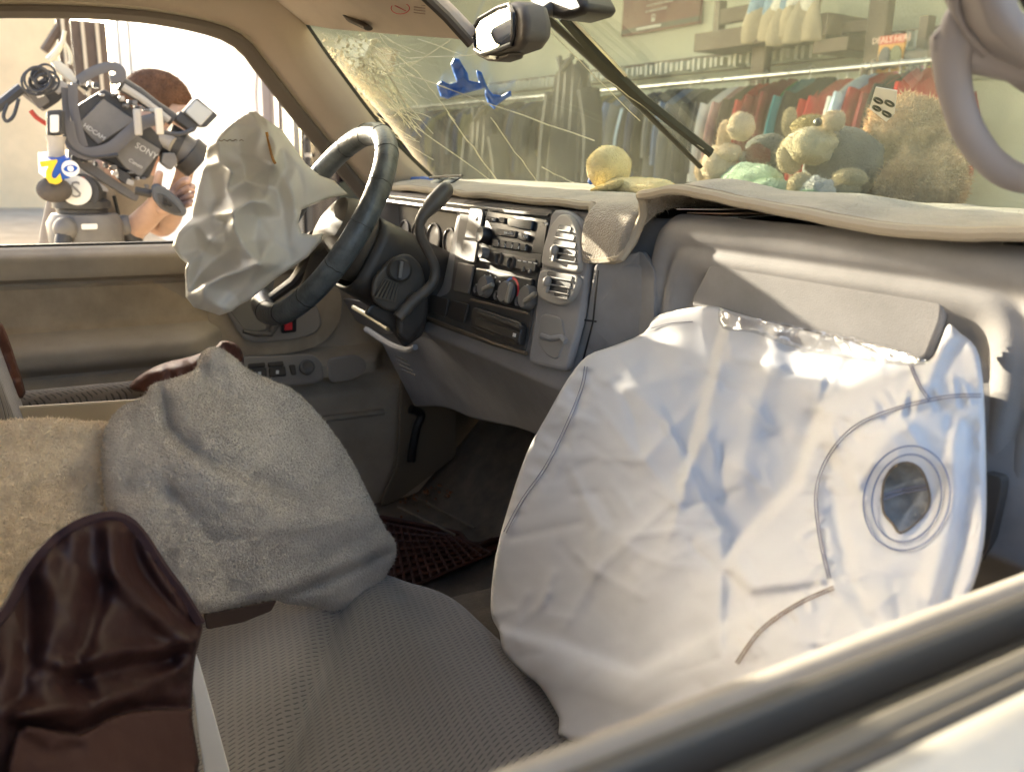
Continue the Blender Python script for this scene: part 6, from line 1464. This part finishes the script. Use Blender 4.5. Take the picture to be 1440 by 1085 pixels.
# tripod
tp = thing('tripod', 'black camera tripod with fluid head under the video camera', 'tripod', (XV - .05, v_(120, 300).y, 0))
hc = v_(*vc(400, 760), .06); MB().lathe([(.052, -.12), (.052, -.02), (.050, .0), (.0005, .002)], 28, frame(hc, (1, -.25, .1))).build('fluid_head', DARKG, tp)
Th2 = frame(v_(*vc(388, 752), .068), (1, -.25, .1), (0, 1, 0))
MB().lathe([(.001, 0), (.039, 0), (.039, .003), (.001, .003)], 28, Th2).build('head_badge', WHITEP, tp, smooth=False)
text('badge_letter', 'S', Th2 @ Matrix.Translation((0, 0, .004)), .062, M('badge_grey', (.25, .24, .23), .5), tp, .001)
hx = hc + Vector((-.06, 0.02, 0)); zc = Vector((0, 0, 1))
rx = v_(*vc(420, 860)); MB().lathe([(.058, -.04), (.075, -.035), (.075, -.012), (.066, -.008), (.066, .008), (.075, .012), (.075, .030), (.05, .04)], 30, Matrix.Translation(rx)).build('level_ring', DARKG, tp)
for k in range(30): 
    a = 2 * PI * k / 30; MB().box(rx + Vector((.076 * math.cos(a), .076 * math.sin(a), -.022)), (.007, .007, .018)).build('ring_notch', GREYB, tp)
bx = v_(*vc(440, 970)); MB().lathe([(.06, -.10), (.095, -.06), (.10, .03), (.085, .055), (.04, .06)], 24, Matrix.Translation(bx)).build('bowl', GREYB, tp)
plate('bowl_label', [vc(*p) for p in ((412, 922), (495, 920), (495, 948), (415, 950))], lambda a, b: onx(a, b, XV + .105), .003, (1, 0, 0), WHITEP, tp, rnd=2, bevel=.0005)
for ang in (-.6, 1.6, 3.6):
    d = Vector((math.cos(ang), math.sin(ang), 0)); j = bx + d * .10
    MB().tube([j + Vector((0, 0, .02)), j + d * .25 + Vector((0, 0, -.45)), Vector((bx.x, bx.y, 0)) + d * .62], [.022, .020, .016], 10).build('leg', DARKG, tp)
    MB().ball(j + Vector((0, 0, .02)), .032, n=12, m=8).build('leg_joint', GREYB, tp)
    MB().tube([Vector((bx.x, bx.y, .02)) + d * .60, Vector((bx.x, bx.y, 0)) + d * .66], .026, 8).build('foot', RUBBER, tp)
MB().ball(v_(*vc(425, 695), .05), (.012, .02, .012)).build('tilt_lock', M('lock_orange', (.6, .15, .06), .4), tp)
pan = [v_(*p, .10) for p in ((190, 268), (212, 272), (240, 283), (258, 296))]
MB().tube(pan, [.011, .012, .013, .013], 10).build('pan_bar', DARKG, tp)
# zoom grip control held in the hand
zg = thing('zoom_control', 'grey rounded zoom control held in the operator hand', 'remote control', v_(240, 280, .14))
vplate2 = lambda nm, pts, dx, th, mt, rnd=3, bevel=.003: plate(nm, [vc(*p) for p in pts], lambda a, b: onx(a, b, XV + dx), th, (1, 0, 0), mt, zg, rnd=rnd, bevel=bevel, seg=3, smooth=True, front=True)
vplate2('grip_body', [(778, 735), (800, 715), (850, 740), (920, 800), (955, 855), (940, 885), (890, 880), (830, 850), (790, 800)], .165, .05, M('grip_grey', (.10, .105, .115), .75, .2), 5, .006)
vplate2('grip_face', [(795, 765), (830, 770), (890, 820), (930, 870), (880, 870), (815, 830)], .169, .008, DARKG, 6, .003)
for q in ([(832, 790), (850, 795), (845, 815), (828, 808)], [(855, 802), (880, 820), (872, 838), (850, 825)], [(828, 815), (845, 822), (850, 840), (832, 830)]): vplate2('grip_button', q, .174, .006, BLACK, 2, .001)

# ---- the operator: one skinned figure
SKIN = M('skin', (.43, .28, .21), .5, .35, bump=.25, bscale=180, var=.14, vscale=14, bdist=.0015)
def skin_figure(name, chains, mat, parent, sub=2):
    verts = []; edges = []; rad = []; idx = {}
    for ch in chains:
        prev = None
        for key, p, r in ch:
            if key in idx and p is None: i = idx[key]
            else:
                i = len(verts); verts.append(tuple(p)); rad.append(r); idx[key] = i
            if prev is not None: edges.append((prev, i))
            prev = i
    me = bpy.data.meshes.new(name); me.from_pydata(verts, edges, []); me.update()
    o = link(name, me, mat, parent)
    sk = o.modifiers.new('skin', 'SKIN'); sk.use_smooth_shade = True
    for i, r in enumerate(rad):
        s = me.skin_vertices[0].data[i]; s.radius = r if isinstance(r, tuple) else (r, r); s.use_root = (i == 0)
    sd = o.modifiers.new('sub', 'SUBSURF'); sd.levels = sub; sd.render_levels = sub
    return o
XM = -2.12
m_ = lambda px, py, x=XM: onx(px, py, x)
pel = Vector((XM - .05, .16, .96)); ches = Vector((XM, .27, 1.30)); neck = m_(205, 195, XM); hd = m_(226, 160, XM)
per = thing('person', 'operator in a taupe shirt with short red hair bent behind the video camera', 'person', (pel.x, pel.y, 0))
shL = Vector((XM + .12, .24, 1.42)); shR = Vector((XM - .22, .34, 1.42))
elb = m_(150, 352, -1.86); wri = m_(216, 300, -1.70)
pal = m_(238, 286, -1.66)
chains = [[('pel', pel, (.16, .12)), ('bel', pel.lerp(ches, .5), (.155, .12)), ('che', ches, (.17, .13)), ('nb', ches.lerp(neck, .72), (.10, .09)), ('nk', neck, .062), ('jaw', hd + Vector((0, -.005, -.06)), (.078, .072)), ('hd', hd + Vector((0, -.01, .01)), (.083, .10)), ('top', hd + Vector((0, -.015, .065)), (.070, .085)), ('cr', hd + Vector((0, -.015, .105)), .035)],
          [('hd', None, 0), ('no', hd + Vector((.0, .105, -.02)), .016)], [('jaw', None, 0), ('ch', hd + Vector((0, .075, -.095)), .028)],
          [('hd', None, 0), ('ear', hd + Vector((.088, -.02, -.02)), (.012, .022))],
          [('che', None, 0), ('sl', shL, .066), ('ul', shL.lerp(elb, .5), .052), ('el', elb, .044), ('fl', elb.lerp(wri, .4), .043), ('wl', wri, .030), ('pl', pal, (.036, .022))],
          [('che', None, 0), ('sr', shR, .066), ('er', Vector((XM - .28, .52, 1.26)), .046), ('wr', m_(262, 232, -1.95), .030), ('pr', m_(266, 222, -1.92), (.034, .022))]]
chains += [[('pel', None, 0), ('hl', pel + Vector((.09, .0, -.06)), .10), ('kl', Vector((XM + .08, .22, .50)), .066), ('al', Vector((XM + .08, .12, .10)), .045), ('tl', Vector((XM + .09, .28, .035)), .04)],
           [('pel', None, 0), ('hr', pel + Vector((-.10, .0, -.06)), .10), ('kr', Vector((XM - .16, .20, .50)), .066), ('ar', Vector((XM - .18, .08, .10)), .045), ('tr', Vector((XM - .18, .24, .035)), .04)]]
fb = [((246, 266), (258, 254), (266, 252)), ((250, 274), (264, 264), (272, 262)), ((252, 283), (266, 276), (275, 272)), ((252, 291), (264, 287), (272, 284))]
for i, f in enumerate(fb):
    chains.append([('pl', None, 0), ('f%da' % i, m_(*f[0], -1.65), .0115), ('f%db' % i, m_(*f[1], -1.615), .0105), ('f%dc' % i, m_(f[2][0], f[2][1], -1.59), .0095), ('f%dd' % i, m_(f[2][0] - 3, f[2][1] + 5, -1.575), .008)])
chains.append([('wl', None, 0), ('t0', m_(220, 270, -1.64), .014), ('t1', m_(222, 252, -1.62), .012), ('t2', m_(226, 240, -1.61), .010)])
body = skin_figure('body', chains, SKIN, per)
SHIRT = M('taupe_shirt', (.27, .23, .19), .9, .1, bump=.5, bscale=200, var=.12, vscale=8, bdist=.0015)
e2 = shL.lerp(elb, .72)
ch2 = [[('pel', pel + Vector((0, 0, -.02)), (.185, .145)), ('bel', pel.lerp(ches, .5), (.18, .145)), ('che', ches, (.195, .155)), ('nb', ches.lerp(neck, .70), (.118, .105))],
       [('che', None, 0), ('sl', shL + Vector((0, 0, .005)), .088), ('ul', e2, .070)], [('che', None, 0), ('sr', shR, .088), ('ur', shR.lerp(Vector((XM - .28, .52, 1.26)), .7), .068)]]
skin_figure('shirt', ch2, SHIRT, per)
JEAN = M('dark_jeans', (.05, .06, .09), .9, .1, var=.2, vscale=10)
skin_figure('jeans', [[('pel', pel + Vector((0, 0, -.03)), (.175, .135)), ('hl', pel + Vector((.09, .0, -.10)), .115), ('kl', Vector((XM + .08, .22, .50)), .082), ('al', Vector((XM + .08, .12, .11)), .066)], [('pel', None, 0), ('hr', pel + Vector((-.10, .0, -.10)), .115), ('kr', Vector((XM - .16, .20, .50)), .082), ('ar', Vector((XM - .18, .08, .11)), .066)]], JEAN, per)
HAIR = M('red_brown_hair', (.15, .072, .036), .7, .25, bump=1, bscale=260, var=.3, vscale=30, bdist=.004)
hb = MB()
def hair_fn(u, v):
    a = 2 * PI * u; el = PI * .5 * (1 - v * 1.18)
    front = max(0, math.sin(a))
    d = Vector((math.cos(a) * math.cos(el), math.sin(a) * math.cos(el), math.sin(el)))
    if el < 0 and front > .3: d = Vector((math.cos(a), math.sin(a), 0))
    r_ = (.093, .112, .100); n_ = 1 + .02 * noise.noise(d * 9)
    return hd + Vector((0, -.012, .036)) + Vector((d.x * r_[0], d.y * r_[1] , d.z * r_[2])) * n_
hb.grid(hair_fn, 36, 14, closed_u=True).build('hair', HAIR, per, solid=.008)
pile(per.children[-1] if per.children[-1].name.startswith('hair') else [q for q in per.children if q.name.startswith('hair')][0], 9000, .0055, .0012, HAIR, 'short_hair', 9, .6, CAM, True)
MB().tube(catmull([m_(*p, -1.88) for p in ((160, 275), (166, 300), (170, 330))], 4), .006, 6).build('lanyard', BLACK, per)
